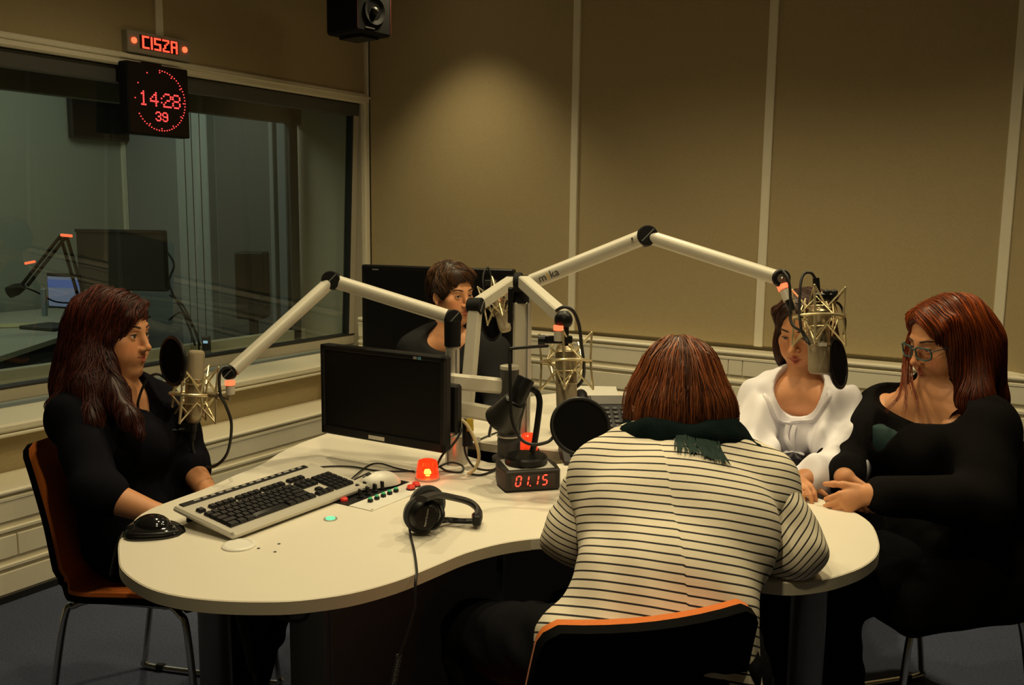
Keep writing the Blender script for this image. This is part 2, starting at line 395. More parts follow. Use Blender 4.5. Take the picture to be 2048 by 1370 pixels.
# wall trunking: a body with three rows of clip-on covers
def trunking(name, a, b, depth_, z0, z1, n_along, joints):
    """a, b: wall line ends (x, y); the covers face to the right of a->b"""
    a = np.array(a, float); b = np.array(b, float); d = nrm(b - a); L = np.linalg.norm(b - a); n = np.array([d[1], -d[0]])
    R = np.array([[d[0], n[0], 0], [d[1], n[1], 0], [0, 0, 1.0]]); mid = (a + b) / 2
    P = lambda s, o, z: (mid[0] + d[0] * s + n[0] * o, mid[1] + d[1] * s + n[1] * o, z)
    m = MB().box(P(0, depth_ / 2 - 0.004, (z0 + z1) / 2), (L, depth_ - 0.008, z1 - z0), R)
    o = struct(name, m, TRUNK)
    h = (z1 - z0) / 3.0
    ob('top_lip', MB().box(P(0, depth_ / 2 + 0.004, z1 - 0.009), (L, depth_ + 0.016, 0.020), R, 0.007), TRUNK, o)
    for r in range(3):
        zc = z0 + h * r
        ob('ledge', MB().box(P(0, depth_ - 0.004, zc + h - 0.0135 if r < 2 else zc + h - 0.036), (L, 0.022, 0.016), R, 0.003), TRUNK, o)
        js = [-L / 2] + [j - L / 2 for j in joints[r]] + [L / 2]
        for s0, s1 in zip(js, js[1:]):
            ob('cover', MB().box(P((s0 + s1) / 2, depth_ - 0.002, zc + h * 0.44), (s1 - s0 - 0.003, 0.012, h * 0.60), R, 0.0025), TRUNK, o)
    return o
trunking('trim_5', (XL, YB), (XR, YB), 0.09, 0.418, 0.826, 4, [(1.6, 2.6, 3.3, 4.4), (1.25, 2.35, 2.62, 3.6), (0.9, 2.35, 2.42, 3.9)])
# ---- left wall with the studio window
SX = -3.50                                             # front of the sill and of the wall below it
wl = struct('wall_left', MB().box((XL - 0.05, (YF + YB) / 2, (2.168 + CEIL) / 2), (0.1, YB - YF, CEIL - 2.168)), TRIM)
for a, b in ((YF, 1.35), (1.35, 2.917), (2.917, YB)):
    ob('fabric_panel', MB().box((XL - 0.02, (a + b) / 2, (2.168 + CEIL) / 2), (0.045, b - a - 0.006, CEIL - 2.168), bev=0.004), FAB, wl)
for i, y in enumerate((1.35, 2.917)):
    struct('trim_%d' % (6 + i), MB().box((XL + 0.006, y, (2.168 + CEIL) / 2), (0.014, 0.042, CEIL - 2.168), bev=0.003), TRIM)
lw = struct('wall_left_base', MB().box((SX - 0.33, (YF + YB) / 2, 0.3), (0.5, YB - YF, 0.6)), TRIM)
ob('fabric_panel', MB().box((SX - 0.074, (YF + YB) / 2, 0.50), (0.02, YB - YF - 0.01, 0.17), bev=0.003), FAB, lw)
struct('baseboard_left', MB().box((-3.40, (YF + YB) / 2, 0.012), (0.14, YB - YF, 0.024)), BLACKP)
trunking('trim_8', (SX - 0.064, YF), (SX - 0.064, YB - 0.02), 0.234, 0.016, 0.432, 4, [(3.0, 4.4, 5.1), (2.4, 3.15, 4.8), (2.0, 2.9, 3.95)])
# ---- window_1: inner tilted pane, outer upright pane, lining between them
WZ0, WZ1, WY0, WY1 = 0.655, 2.11, YF + 0.4, 4.325
win = struct('window_1', MB().box((XL + 0.012, (WY0 + YB) / 2, 2.139), (0.045, YB - WY0, 0.058), bev=0.008), TRIM)
ob('casing', MB().box((XL + 0.014, YB - 0.028, 1.39), (0.04, 0.036, 1.50), bev=0.006), TRIM, win)
ob('casing_bead', MB().box((XL + 0.028, (WY0 + YB) / 2, 2.146), (0.03, YB - WY0, 0.012), bev=0.004), TRIM, win)
LIN = mat('window_lining', (0.47, 0.43, 0.33), 0.6)
# jamb, head and sill lining boards
ob('jamb_lining', MB().box((-4.06, WY1 + 0.012, 1.39), (0.58, 0.024, 1.5)), LIN, win)
ob('head_lining', MB().box((-4.06, (WY0 + WY1) / 2, 2.122), (0.58, WY1 - WY0, 0.024)), DKFRAME, win)
ob('sill', MB().box(((SX + 0.012 - 3.80) / 2, (WY0 + YB) / 2, 0.622), (SX + 0.012 + 3.80, YB - WY0 - 0.01, 0.035), bev=0.009), TRIM, win)
ob('sill_nosing', MB().box((SX - 0.002, (WY0 + YB) / 2, 0.594), (0.024, YB - WY0 - 0.01, 0.014), bev=0.004), TRIM, win)
ob('outer_sill', MB().box((-4.1, (WY0 + WY1) / 2, 0.612), (0.6, WY1 - WY0, 0.02)), LIN, win)
GX0, GX1 = -3.865, -3.80                               # bottom and top of the tilted inner glass
tilt = math.atan2(GX1 - GX0, WZ1 - WZ0); RT = roty(tilt); gl = math.hypot(GX1 - GX0, WZ1 - WZ0); gm = np.array([(GX0 + GX1) / 2, 0, (WZ0 + WZ1) / 2])
def bar(y0, y1, s0, s1, th, m, nm, off=0.0):
    c = gm + RT @ np.array([off, 0, (s0 + s1) / 2 - gl / 2]); c[1] = (y0 + y1) / 2
    ob(nm, MB().box(c, (th, y1 - y0, s1 - s0), RT, 0.004), m, win)
bar(WY0, WY1, 0, 0.055, 0.05, LIN, 'glazing_bar'); bar(WY0, WY1, gl - 0.075, gl, 0.05, DKFRAME, 'glazing_bar')
bar(WY1 - 0.05, WY1, 0.055, gl - 0.07, 0.05, LIN, 'glazing_bar'); bar(WY0, WY1, 0.055, 0.066, 0.056, BLACKP, 'gasket'); bar(WY1 - 0.062, WY1 - 0.05, 0.06, gl - 0.07, 0.054, BLACKP, 'gasket')
GLASS = pane_mat('studio_glass', (0.90, 0.95, 0.93), 1.52, 1.5); GLASS2 = pane_mat('studio_glass_outer', (0.85, 0.90, 0.88), 1.5, 1.0)
bar(WY0, WY1 - 0.055, 0.06, gl - 0.07, 0.008, GLASS, 'pane')
ob('outer_pane', MB().box((-4.28, (WY0 + 4.22) / 2, 1.39), (0.008, 4.22 - WY0, 1.36)), GLASS2, win)
ob('outer_glazing_bar', MB().box((-4.28, 4.255, 1.37), (0.05, 0.07, 1.5), bev=0.004), DKFRAME, win)
ob('outer_glazing_bar', MB().box((-4.28, (WY0 + WY1) / 2, 0.67), (0.05, WY1 - WY0, 0.09), bev=0.004), LIN, win)
ob('outer_glazing_bar', MB().box((-4.28, (WY0 + WY1) / 2, 2.06), (0.05, WY1 - WY0, 0.11), bev=0.004), DKFRAME, win)
# walls behind and beside the camera close the room
DFAB = fabric('dark_acoustic_fabric', (0.20, 0.18, 0.13)); struct('wall_right', MB().box((XR + 0.05, (YF + YB) / 2, CEIL / 2), (0.1, YB - YF, CEIL)), DFAB)
struct('wall_front', MB().box(((XL + XR) / 2, YF - 0.05, CEIL / 2), (XR - XL, 0.1, CEIL)), DFAB)
# recessed spot fittings in the ceiling
CHR = mat('chrome', (0.62, 0.61, 0.58), 0.22, 1.0, var=0.02)
where = ['nearest the corner by the window', 'over the back wall near its middle', 'over the back wall towards the right', 'over the middle of the table',
         'over the right lobe of the table', 'over the near edge of the table', 'over the gap between window and table', 'behind the striped shirt, nearest the door side']
for (x, y, W, ang, bl), wh in zip(SPOTS, where):
    t = thing('ceiling_downlight', 'round chrome recessed halogen spot in the ceiling ' + wh, 'ceiling light', (x, y, CEIL - 0.02), 'ceiling spots')
    ob('bezel', MB().torus((x, y, CEIL - 0.004), (0, 0, 1), 0.062, 0.007), CHR, t)
    ob('lens', MB().lathe([(0.0, CEIL - 0.003), (0.056, CEIL - 0.003), (0.056, CEIL - 0.001), (0, CEIL - 0.001)], (x, y, 0)), mat('halogen_lens', (0.9, 0.85, 0.7), 0.2, emit=(1, .8, .5), estr=12), t)

# ================================================================ control room behind the glass
CW = mat('control_room_wall', (0.36, 0.37, 0.30), 0.9, var=0.06)
CW2 = mat('control_room_side_wall', (0.27, 0.29, 0.29), 0.9, var=0.06)
CX, CY = -6.5, 4.66
struct('wall_control_far', MB().box((CX - 0.05, 2.2, 1.45), (0.1, 5.2, 2.9)), CW)
cs = struct('wall_control_side', MB().box(((CX - 4.36) / 2, CY + 0.05, 1.45), (CX * -1 - 4.36, 0.1, 2.9)), CW2)
struct('wall_control_near', MB().box((-5.4, -0.45, 1.45), (2.2, 0.1, 2.9)), CW)
struct('floor_control', MB().box((-5.4, 2.1, -0.05), (2.4, 5.2, 0.1)), CARPET)
struct('ceiling_control', MB().box((-5.4, 2.1, 2.95), (2.4, 5.3, 0.1)), CEILM)
struct('wall_between_upper', MB().box((-4.07, 1.5, 2.55), (0.5, 6.3, 0.83)), CW2)
struct('wall_between_lower', MB().box((-4.17, 1.5, 0.3), (0.36, 6.3, 0.6)), CW2)
struct('wall_between_end', MB().box((-4.1, 4.52, 1.45), (0.6, 0.3, 2.9)), CW2)
struct('trim_9', MB().box((CX + 0.01, CY - 0.02, 1.45), (0.03, 0.03, 2.9)), TRIM)
ob('pilaster', MB().box((-5.63, CY - 0.03, 1.45), (0.34, 0.08, 2.9), bev=0.006), mat('pale_pilaster', (0.47, 0.50, 0.48), 0.7), cs)
for x in (-5.70, -5.62, -5.53): ob('pilaster_groove', MB().box((x, CY - 0.071, 1.45), (0.006, 0.006, 2.9)), DKFRAME, cs)
ob('dark_door_panel', MB().box((-5.13, CY - 0.015, 1.2), (0.56, 0.04, 2.4), bev=0.005), mat('dark_door', (0.17, 0.175, 0.165), 0.7), cs)
ob('door_frame_strip', MB().box((-4.84, CY - 0.02, 1.45), (0.04, 0.05, 2.9), bev=0.004), mat('grey_strip', (0.33, 0.35, 0.34), 0.6), cs)
ob('grey_side_panel', MB().box((-4.67, CY - 0.012, 1.45), (0.26, 0.03, 2.9), bev=0.004), mat('grey_side', (0.25, 0.27, 0.28), 0.8), cs)
# ================================================================ the table
TZ = 0.74; TT = 0.028
TOP = mat('cream_laminate', (0.79, 0.745, 0.63), 0.38, var=0.015, scale=12)
EDGE = mat('cream_edge_band', (0.66, 0.60, 0.45), 0.45, var=0.02)
BLK = mat('black_plastic', (0.006, 0.006, 0.0065), 0.42, spec=0.3)
BLKM = mat('black_matte', (0.007, 0.007, 0.0075), 0.7, spec=0.2)
RUB = mat('black_rubber', (0.012, 0.012, 0.012), 0.55)
ALU = mat('brushed_aluminium', (0.60, 0.57, 0.50), 0.38, 0.55, var=0.03)
ARM = mat('satin_arm_paint', (0.58, 0.55, 0.46), 0.42, 0.1, var=0.02)
DKG = mat('dark_grey_panel', (0.19, 0.185, 0.18), 0.6)
DKPL = mat('dark_grey_plastic', (0.035, 0.034, 0.034), 0.5)
RED = mat('red_led', (0.5, 0.02, 0.01), 0.4, emit=(1.0, 0.045, 0.02), estr=3.2)
REDRING = mat('red_signal_ring', (0.6, 0.08, 0.03), 0.4, emit=(1.0, 0.10, 0.035), estr=2.6)
WHITEP = mat('white_plastic', (0.80, 0.78, 0.70), 0.4)
left_run = [(-2.07, 2.069), (-2.037, 1.951), (-1.981, 1.819), (-1.961, 1.708), (-1.93, 1.587), (-1.903, 1.389), (-1.841, 1.289), (-1.775, 1.215), (-1.697, 1.157),
            (-1.617, 1.11), (-1.509, 1.083), (-1.425, 1.087), (-1.344, 1.113), (-1.268, 1.155), (-1.21, 1.201), (-1.153, 1.277), (-1.118, 1.37), (-1.103, 1.466),
            (-1.089, 1.576), (-1.055, 1.67), (-1.0, 1.745), (-0.93, 1.79), (-0.83, 1.80), (-0.70, 1.785), (-0.58, 1.775), (-0.469, 1.791), (-0.404, 1.849), (-0.365, 1.92), (-0.342, 1.99),
            (-0.334, 2.07), (-0.349, 2.163), (-0.392, 2.285), (-0.466, 2.366), (-0.596, 2.435), (-0.74, 2.50)]
near_hole = [(-0.95, 2.62), (-1.20, 2.52), (-1.24, 2.36), (-1.32, 2.25), (-1.45, 2.215), (-1.62, 2.26), (-1.74, 2.33), (-2.095, 2.25)]
far_hole = [(-2.095, 2.25), (-1.74, 2.33), (-1.64, 2.40), (-1.50, 2.41), (-1.34, 2.445), (-1.20, 2.52), (-0.95, 2.62)]
rear_run = [(-0.98, 2.75), (-1.04, 2.95), (-1.14, 3.20), (-1.28, 3.38), (-1.46, 3.47), (-1.62, 3.44), (-1.75, 3.33), (-1.84, 3.18), (-1.87, 3.0), (-1.88, 2.8), (-1.93, 2.6), (-2.03, 2.42)]
sm = lambda P: [tuple(p) for p in spline([(*p, 0) for p in P], 4)[:, :2]]
tab = thing('studio_table', 'cream kidney-shaped studio table with grey underframe that everyone sits around', 'table', (-1.2, 1.9, 0))
front_out = sm(left_run) + near_hole; rear_out = far_hole + sm(rear_run)
ob('front_tabletop', MB().prism(front_out, TZ - TT, TZ, bev=0.002), TOP, tab)
ob('rear_tabletop', MB().prism(rear_out, TZ - TT, TZ, bev=0.002), TOP, tab)
def edge_strip(P, nm):
    Q = np.array(P); d = np.gradient(Q, axis=0); n = np.stack([d[:, 1], -d[:, 0]], 1); n /= np.linalg.norm(n, axis=1)[:, None]
    o = Q + n * 0.0006; i = Q - n * 0.002; z0, z1 = TZ - TT + 0.001, TZ - 0.0015
    ob(nm, MB().rings([[(a[0], a[1], z0), (a[0], a[1], z1), (b[0], b[1], z1), (b[0], b[1], z0)] for a, b in zip(o, i)]), EDGE, tab)
cut = [i for i, p in enumerate(sm(left_run)) if abs(p[0] + 1.0) < 0.012 and abs(p[1] - 1.745) < 0.02]
S_ = sm(left_run); k = cut[0] if cut else 80
edge_strip(S_[:k], 'edge_band'); edge_strip(S_[k:], 'edge_band'); edge_strip(sm(rear_run), 'edge_band'); edge_strip(far_hole, 'edge_band')
LEG = mat('grey_steel_leg', (0.20, 0.20, 0.20), 0.35, 0.7)
for u, v in ((432, 1340), (1610, 1340)):
    p = onz(u, v, 0.30 if u < 1000 else 0.42); ob('table_leg', MB().lathe([(0.05, 0), (0.05, 0.012), (0.04, 0.014), (0.04, TZ - TT - 0.012), (0.06, TZ - TT - 0.012), (0.06, TZ - TT)], (p[0], p[1], 0)), LEG, tab)
ob('table_leg', MB().lathe([(0.05, 0), (0.05, 0.012), (0.04, 0.014), (0.04, TZ - TT)], (-1.5, 3.15, 0)), LEG, tab)
q0 = onz(668, 1240, 0.62); q1 = onz(998, 1160, 0.62); q2 = onz(1100, 1130, 0.62)
def panel(a, b, nm, m, th=0.02, z0=0.02, z1=TZ - TT):
    a = np.array(a[:2]); b = np.array(b[:2]); d = nrm(b - a); R = np.array([[d[0], -d[1], 0], [d[1], d[0], 0], [0, 0, 1.0]]); c = (a + b) / 2
    return ob(nm, MB().box((c[0], c[1], (z0 + z1) / 2), (np.linalg.norm(b - a), th, z1 - z0), R, 0.002), m, tab)
PA, PB_, PC = (-1.42, 1.50), (-1.28, 1.99), (-1.08, 2.12)
panel(PA, PB_, 'modesty_panel', DKG); panel((PB_[0] + .02, PB_[1] + .012), PC, 'modesty_panel', DKG); panel(PA, (-1.70, 1.66), 'modesty_panel', DKG)
for s, z in ((0.18, 0.66), (0.92, 0.66), (0.2, 0.33), (0.93, 0.33)):
    p = np.array(PA) + (np.array(PB_) - np.array(PA)) * s; n = np.array([0.961, -0.275]) * 0.0115
    ob('panel_screw', MB().cyl((p[0] + n[0], p[1] + n[1], z), (p[0] + n[0] * 1.25, p[1] + n[1] * 1.25, z), 0.007, n=12), BLK, tab)
for u, v in ((517, 1097), (558, 1088), (550, 1104)):
    p = onz(u, v, TZ); ob('table_screw', MB().cyl((p[0], p[1], TZ - 0.001), (p[0], p[1], TZ + 0.0008), 0.0035, n=10), DKPL, tab)
p = onz(478, 1092, TZ)
gr = ob('cable_grommet', MB().lathe([(0, 0), (0.037, 0), (0.037, 0.003), (0.033, 0.0055), (0.028, 0.0055), (0.027, 0.0045), (0, 0.0045)], (p[0], p[1], TZ)), WHITEP, tab)
p = onz(661, 1038.5, TZ)
ob('green_button', MB().lathe([(0.0, 0), (0.0165, 0), (0.0165, 0.0018), (0.013, 0.0022), (0.0, 0.0022)], (p[0], p[1], TZ)), mat('grey_button', (0.5, 0.52, 0.5), 0.3, 0.5), tab)
ob('green_light_ring', MB().torus((p[0], p[1], TZ + 0.0022), (0, 0, 1), 0.0095, 0.0022, 28, 6), mat('green_led', (0.1, 0.5, 0.25), 0.4, emit=(0.12, 0.85, 0.35), estr=1.3), tab)
ob('green_light_bar', MB().box((p[0], p[1], TZ + 0.0025), (0.003, 0.008, 0.0015)), MATS['green_led'], tab)

# ================================================================ things on the table
# ---- flush control panel
mp = thing('intercom_console', 'flush desk control panel with black knobs and green and red buttons', 'control panel', (-1.512, 1.798, TZ))
ob('black_strip', MB().box((-1.550, 1.798, TZ + 0.001), (0.074, 0.244, 0.003)), BLK, mp)
ob('cream_strip', MB().box((-1.4745, 1.798, TZ + 0.001), (0.075, 0.244, 0.003)), WHITEP, mp)
KN = mat('white_knob_mark', (0.75, 0.74, 0.7), 0.4)
for i in range(6):
    y = 1.742 + i * 0.029
    for j, x in enumerate((-1.568, -1.534)):
        if j == 0 and i in (0, 5): continue
        k_ = ob('knob', MB().lathe([(0.0085, 0), (0.0085, 0.004), (0.0062, 0.005), (0.0056, 0.021), (0.004, 0.022), (0, 0.022)], (x, y, TZ + 0.0025), n=16), BLK, mp)
        ob('pointer', MB().box((x + 0.004, y, TZ + 0.0242), (0.007, 0.0016, 0.0012)), KN, k_)
RBT = mat('red_button', (0.55, 0.03, 0.02), 0.35, emit=(1, .05, .02), estr=0.25); GBT = mat('green_button_cap', (0.05, 0.42, 0.18), 0.4, emit=(.05, .8, .3), estr=0.08)
for x, y in ((-1.55, 1.70), (-1.552, 1.904)): ob('red_button', MB().lathe([(0.009, 0), (0.009, 0.005), (0.007, 0.007), (0, 0.007)], (x, y, TZ + 0.0025), n=18), RBT, mp)
for x, y in ((-1.468, 1.868), (-1.474, 1.898)):
    b_ = ob('button_collar', MB().lathe([(0.0125, 0), (0.0125, 0.003), (0.0, 0.003)], (x, y, TZ + 0.0025), n=18), BLK, mp)
    ob('red_button', MB().lathe([(0.0105, 0), (0.0105, 0.006), (0.008, 0.009), (0, 0.009)], (x, y, TZ + 0.005), n=18), RBT, b_)
for i in range(5):
    y = 1.726 + i * 0.0255; x = -1.486
    b_ = ob('key_base', MB().box((x, y, TZ + 0.006), (0.011, 0.011, 0.008), bev=0.001), BLK, mp)
    ob('green_key', MB().box((x, y, TZ + 0.0125), (0.009, 0.009, 0.005), bev=0.0015), GBT, b_)
for x, y in ((-1.442, 1.682), (-1.442, 1.912), (-1.582, 1.682), (-1.582, 1.912)): ob('panel_screw', MB().cyl((x, y, TZ + 0.002), (x, y, TZ + 0.0035), 0.003, n=10), ALU, mp)

# ---- keyboard
K0 = onz(465, 1082, TZ + 0.004); K1 = onz(737, 980, TZ + 0.004)
kx = nrm([K1[0] - K0[0], K1[1] - K0[1], 0]); ky = np.array([-kx[1], kx[0], 0]); KW = float(np.linalg.norm((K1 - K0)[:2])); KD = 0.205; ktl = math.atan2(0.030, KD)
KR = np.array([kx, ky * math.cos(ktl) + np.array([0, 0, math.sin(ktl)]), np.cross(kx, ky * math.cos(ktl) + np.array([0, 0, math.sin(ktl)]))]).T
kb = thing('keyboard', 'silver computer keyboard with black keys lying on the table', 'keyboard', (K0[0] + kx[0] * KW / 2 + ky[0] * .1, K0[1] + kx[1] * KW / 2 + ky[1] * .1, TZ))
SIL = mat('silver_plastic', (0.58, 0.55, 0.47), 0.35, 0.2, var=0.02)
KO = np.array([K0[0], K0[1], TZ + 0.004])
kp = lambda a, b, c: KO + KR @ np.array([a, b, c])
ob('case', MB().box(kp(KW / 2, KD / 2, 0.007), (KW, KD, 0.014), KR, 0.005), SIL, kb)
ob('palm_edge', MB().box(kp(KW / 2, 0.008, 0.010), (KW - 0.004, 0.016, 0.012), KR, 0.005), SIL, kb)
ob('media_strip', MB().box(kp(KW / 2 - 0.01, KD - 0.012, 0.0148), (KW - 0.05, 0.017, 0.003), KR, 0.001), BLK, kb)
ob('rear_foot', MB().box(kp(0.04, KD - 0.02, -0.012), (0.025, 0.008, 0.034), KR, 0.002), BLK, kb); ob('rear_foot', MB().box(kp(KW - 0.04, KD - 0.02, -0.012), (0.025, 0.008, 0.034), KR, 0.002), BLK, kb)
U = (KW - 0.045) / 22.6
keym = {}
KEYM = mat('black_key', (0.012, 0.012, 0.014), 0.38)
def key(a, b, wd, hg=1.0):
    if (wd, hg) not in keym:
        o = ob('key', MB().rings([[(sx * (wd * U - 0.0014) / 2 * s, sy * (hg * 0.0185 - 0.0014) / 2 * s, z) for sx, sy in ((-1, -1), (1, -1), (1, 1), (-1, 1))] for s, z in ((1, 0), (0.96, 0.004), (0.80, 0.0075))]), KEYM, None)
        keym[(wd, hg)] = o; o.parent = kb
    else:
        o = keym[(wd, hg)].copy(); C.objects.link(o)
    p = kp(0.020 + (a + wd / 2) * U, 0.030 + (b + hg / 2) * 0.0185, 0.0142) - OFF[kb.name]
    o.matrix_local = Matrix([[*KR[0], p[0]], [*KR[1], p[1]], [*KR[2], p[2]], [0, 0, 0, 1]]); o.parent = kb
rows = [[1.5, 1.25, 1.25, 6.0, 1.25, 1.25, 1.25, 1.25], [2.25] + [1] * 10 + [2.75], [1.75] + [1] * 11 + [2.25], [1.5] + [1] * 12 + [1.5], [1] * 13 + [2]]
for r, ws in enumerate(rows):
    a = 0
    for wd in ws: key(a, r, wd); a += wd
for i in range(13): key([0, 1.9, 2.9, 3.9, 4.9, 6.3, 7.3, 8.3, 9.3, 10.7, 11.7, 12.7, 13.7][i], 5.5, 1)
for i in range(3): key(15.5 + i, 5.5, 1); key(15.5 + i, 4, 1); key(15.5 + i, 3, 1); key(15.5 + i, 0, 1)
key(16.5, 1, 1)
for r in range(5):
    for i in range(4):
        if not (i == 3 and r in (0, 2)): key(18.9 + i * 0.92, r, 0.92, 2.0 if i == 3 and r in (1, 3) and False else 1.0)
key(18.9 + 2.76, 0, 0.92); key(18.9 + 2.76, 2, 0.92)
for i in range(15): ob('media_key', MB().box(kp(0.06 + i * (KW - 0.12) / 14, KD - 0.012, 0.0168), (0.012 if i % 4 else 0.018, 0.006, 0.0016), KR), mat('grey_key_mark', (0.35, 0.34, 0.31), 0.4), kb)

# ---- mice
def mouse(name, label, M, c, ang, m, L=0.11, Wd=0.062, Hh=0.036):
    t = thing(name, label, 'computer mouse', c); R = rotz(ang)
    rings = []
    for s in np.linspace(-1, 1, 15):
        w_ = Wd / 2 * (1 - 0.12 * s) * max(1e-3, 1 - abs(s) ** 3.2) ** 0.5; h_ = Hh * max(1e-3, 1 - abs(s * 0.96 + 0.08) ** 2.6) ** 0.6
        rings.append([np.array(c) + R @ np.array([s * L / 2, w_ * math.cos(a), max(0.002, h_ * max(0, math.sin(a)) ** 0.8)]) for a in np.linspace(-0.15, math.pi + 0.15, 15)])
    ob('shell', MB().rings(rings), m, t, 60); return t, R
t, R_ = mouse('desk_mouse', 'white computer mouse lying beside the silver keyboard', None, onz(762, 970, TZ + 0.004), math.radians(62), WHITEP, 0.115, 0.064, 0.038)
c_ = OFF[t.name]; ob('scroll_wheel', MB().cyl(c_ + R_ @ np.array([-0.034, -0.005, 0.031]), c_ + R_ @ np.array([-0.034, 0.005, 0.031]), 0.008, n=16), DKPL, t)
ob('button_split', MB().box(c_ + R_ @ np.array([-0.035, 0, 0.0325]), (0.035, 0.0012, 0.003), R_ @ roty(-0.25)), DKPL, t)
t, R_ = mouse('trackball_mouse', 'glossy black mouse at the left rim of the table', None, onz(310, 1066, TZ), math.radians(40), mat('black_gloss', (0.008, 0.008, 0.009), 0.12, coat=0.6), 0.135, 0.105, 0.026)
c_ = OFF[t.name]; ob('ball', MB().ell(c_ + R_ @ np.array([-0.006, 0.004, 0.016]), (0.046, 0.038, 0.026)), MATS['black_gloss'], t, 180)
ob('side_ridge', MB().tube(spline([c_ + R_ @ np.array(p) for p in ((-0.06, -0.02, 0.008), (-0.03, -0.045, 0.012), (0.02, -0.046, 0.012), (0.055, -0.022, 0.008))], 6), 0.005, 8), BLK, t)
def cable(name, label, P, r, m=None, group=None, n=8):
    o = ob(name, MB().tube(spline(P, 8), r, n), m or RUB, None, 60); return tag(o, label, 'cable', group)
cable('mouse_cable', 'black cable looping down from the glossy mouse over the table rim', [onz(330, 1042, TZ + .012), onz(296, 1037, TZ + .02), onz(262, 1050, TZ + .01), at(238, 1085, 2.06), at(222, 1150, 2.10)], 0.004)
cable('mouse_cable', 'thin dark cable from the white mouse towards the red beacon', [onz(738, 945, TZ + .012), onz(700, 962, TZ + .012), onz(735, 932, TZ + .004), onz(760, 927, TZ + .004), onz(792, 936, TZ + .004), onz(830, 944, TZ + .003)], 0.0022)
cable('keyboard_cable', 'thin black cable running from the keyboard to the beacon', [onz(600, 952, TZ + .02), onz(598, 943, TZ + .012), onz(640, 934, TZ + .004), onz(700, 933, TZ + .004), onz(760, 942, TZ + .003), onz(828, 942, TZ + .003)], 0.0024)

# ---- red signal beacon
p = onz(855, 958, TZ)
bc = thing('signal_beacon', 'glowing red ribbed signal beacon in front of the monitor', 'beacon light', p)
n_ = 48; rings = []
for r, z in ((0.031, 0.006), (0.0305, 0.012), (0.027, 0.045), (0.025, 0.052), (0.018, 0.055), (0.001, 0.056)):
    rings.append([(p[0] + r * (1 + (0.03 if i % 4 < 2 else -0.02) * (r > 0.02)) * math.cos(2 * math.pi * i / n_), p[1] + r * (1 + (0.03 if i % 4 < 2 else -0.02) * (r > 0.02)) * math.sin(2 * math.pi * i / n_), TZ + z) for i in range(n_)])
bm = mat('red_beacon_plastic', (0.9, 0.05, 0.012), 0.12, trans=0.75, emit=(1, 0.06, 0.01), estr=0.55)
ob('red_dome', MB().rings(rings, cap0=False), bm, bc)
ob('base_ring', MB().lathe([(0.0, 0), (0.034, 0), (0.034, 0.005), (0.032, 0.007), (0, 0.007)], p), mat('pink_beacon_base', (0.75, 0.35, 0.25), 0.4), bc)
ob('bulb', MB().ell(p + np.array([0.004, -0.004, 0.021]), (0.008, 0.008, 0.010)), mat('beacon_bulb', (1, 0.6, 0.2), 0.4, emit=(1.0, 0.45, 0.08), estr=30), bc, 180)
ob('reflector', MB().lathe([(0.004, 0.008), (0.014, 0.018), (0.015, 0.019)], p), CHR, bc)

# ---- studio timer clock with 01.15
c0 = onz(1010, 987, TZ); c1 = onz(1121, 980, TZ); ex = nrm([c1[0] - c0[0], c1[1] - c0[1], 0]); ey = np.array([-ex[1], ex[0], 0]); CWd = float(np.linalg.norm((c1 - c0)[:2])); CD, CH = 0.13, 0.058
CR = np.array([ex, ey, [0, 0, 1.0]]).T; cc = c0 + ex * CWd / 2 + ey * CD / 2
ck = thing('desk_timer', 'dark grey box with red 01.15 digits standing under the desk lamp', 'timer clock', (cc[0], cc[1], TZ))
BOX = mat('brown_black_plastic', (0.022, 0.018, 0.016), 0.5)
hull = [(-CWd / 2 + .004, -CD / 2), (CWd / 2 - .004, -CD / 2), (CWd / 2, -CD / 2 + .006), (CWd / 2 + .006, 0), (CWd / 2 - .004, CD / 2), (-CWd / 2 + .004, CD / 2), (-CWd / 2 - .006, 0), (-CWd / 2, -CD / 2 + .006)]
ob('case', MB().prism(hull, 0.004, CH, CR, (cc[0], cc[1], TZ), 0.003), BOX, ck)
ob('case_foot', MB().box(cc + np.array([0, 0, 0.003]), (CWd - 0.01, CD - 0.01, 0.006), CR), BLK, ck)
ob('top_plate', MB().box(cc + np.array([0, 0, CH + 0.0006]), (CWd * 0.82, CD * 0.8, 0.0016), CR), WHITEP, ck)
ob('display_window', MB().box(c0 + ex * CWd / 2 - ey * 0.0006 + np.array([0, 0, CH * 0.52]), (CWd * 0.8, 0.0015, CH * 0.62), CR), mat('smoked_display', (0.025, 0.008, 0.006), 0.15), ck)
SEG = {'0': 'abcdef', '1': 'bc', '5': 'acdfg', '8': 'abcdefg', '2': 'abged', '3': 'abgcd', '4': 'fgbc', '9': 'abcdfg', '7': 'abc', '6': 'acdefg'}
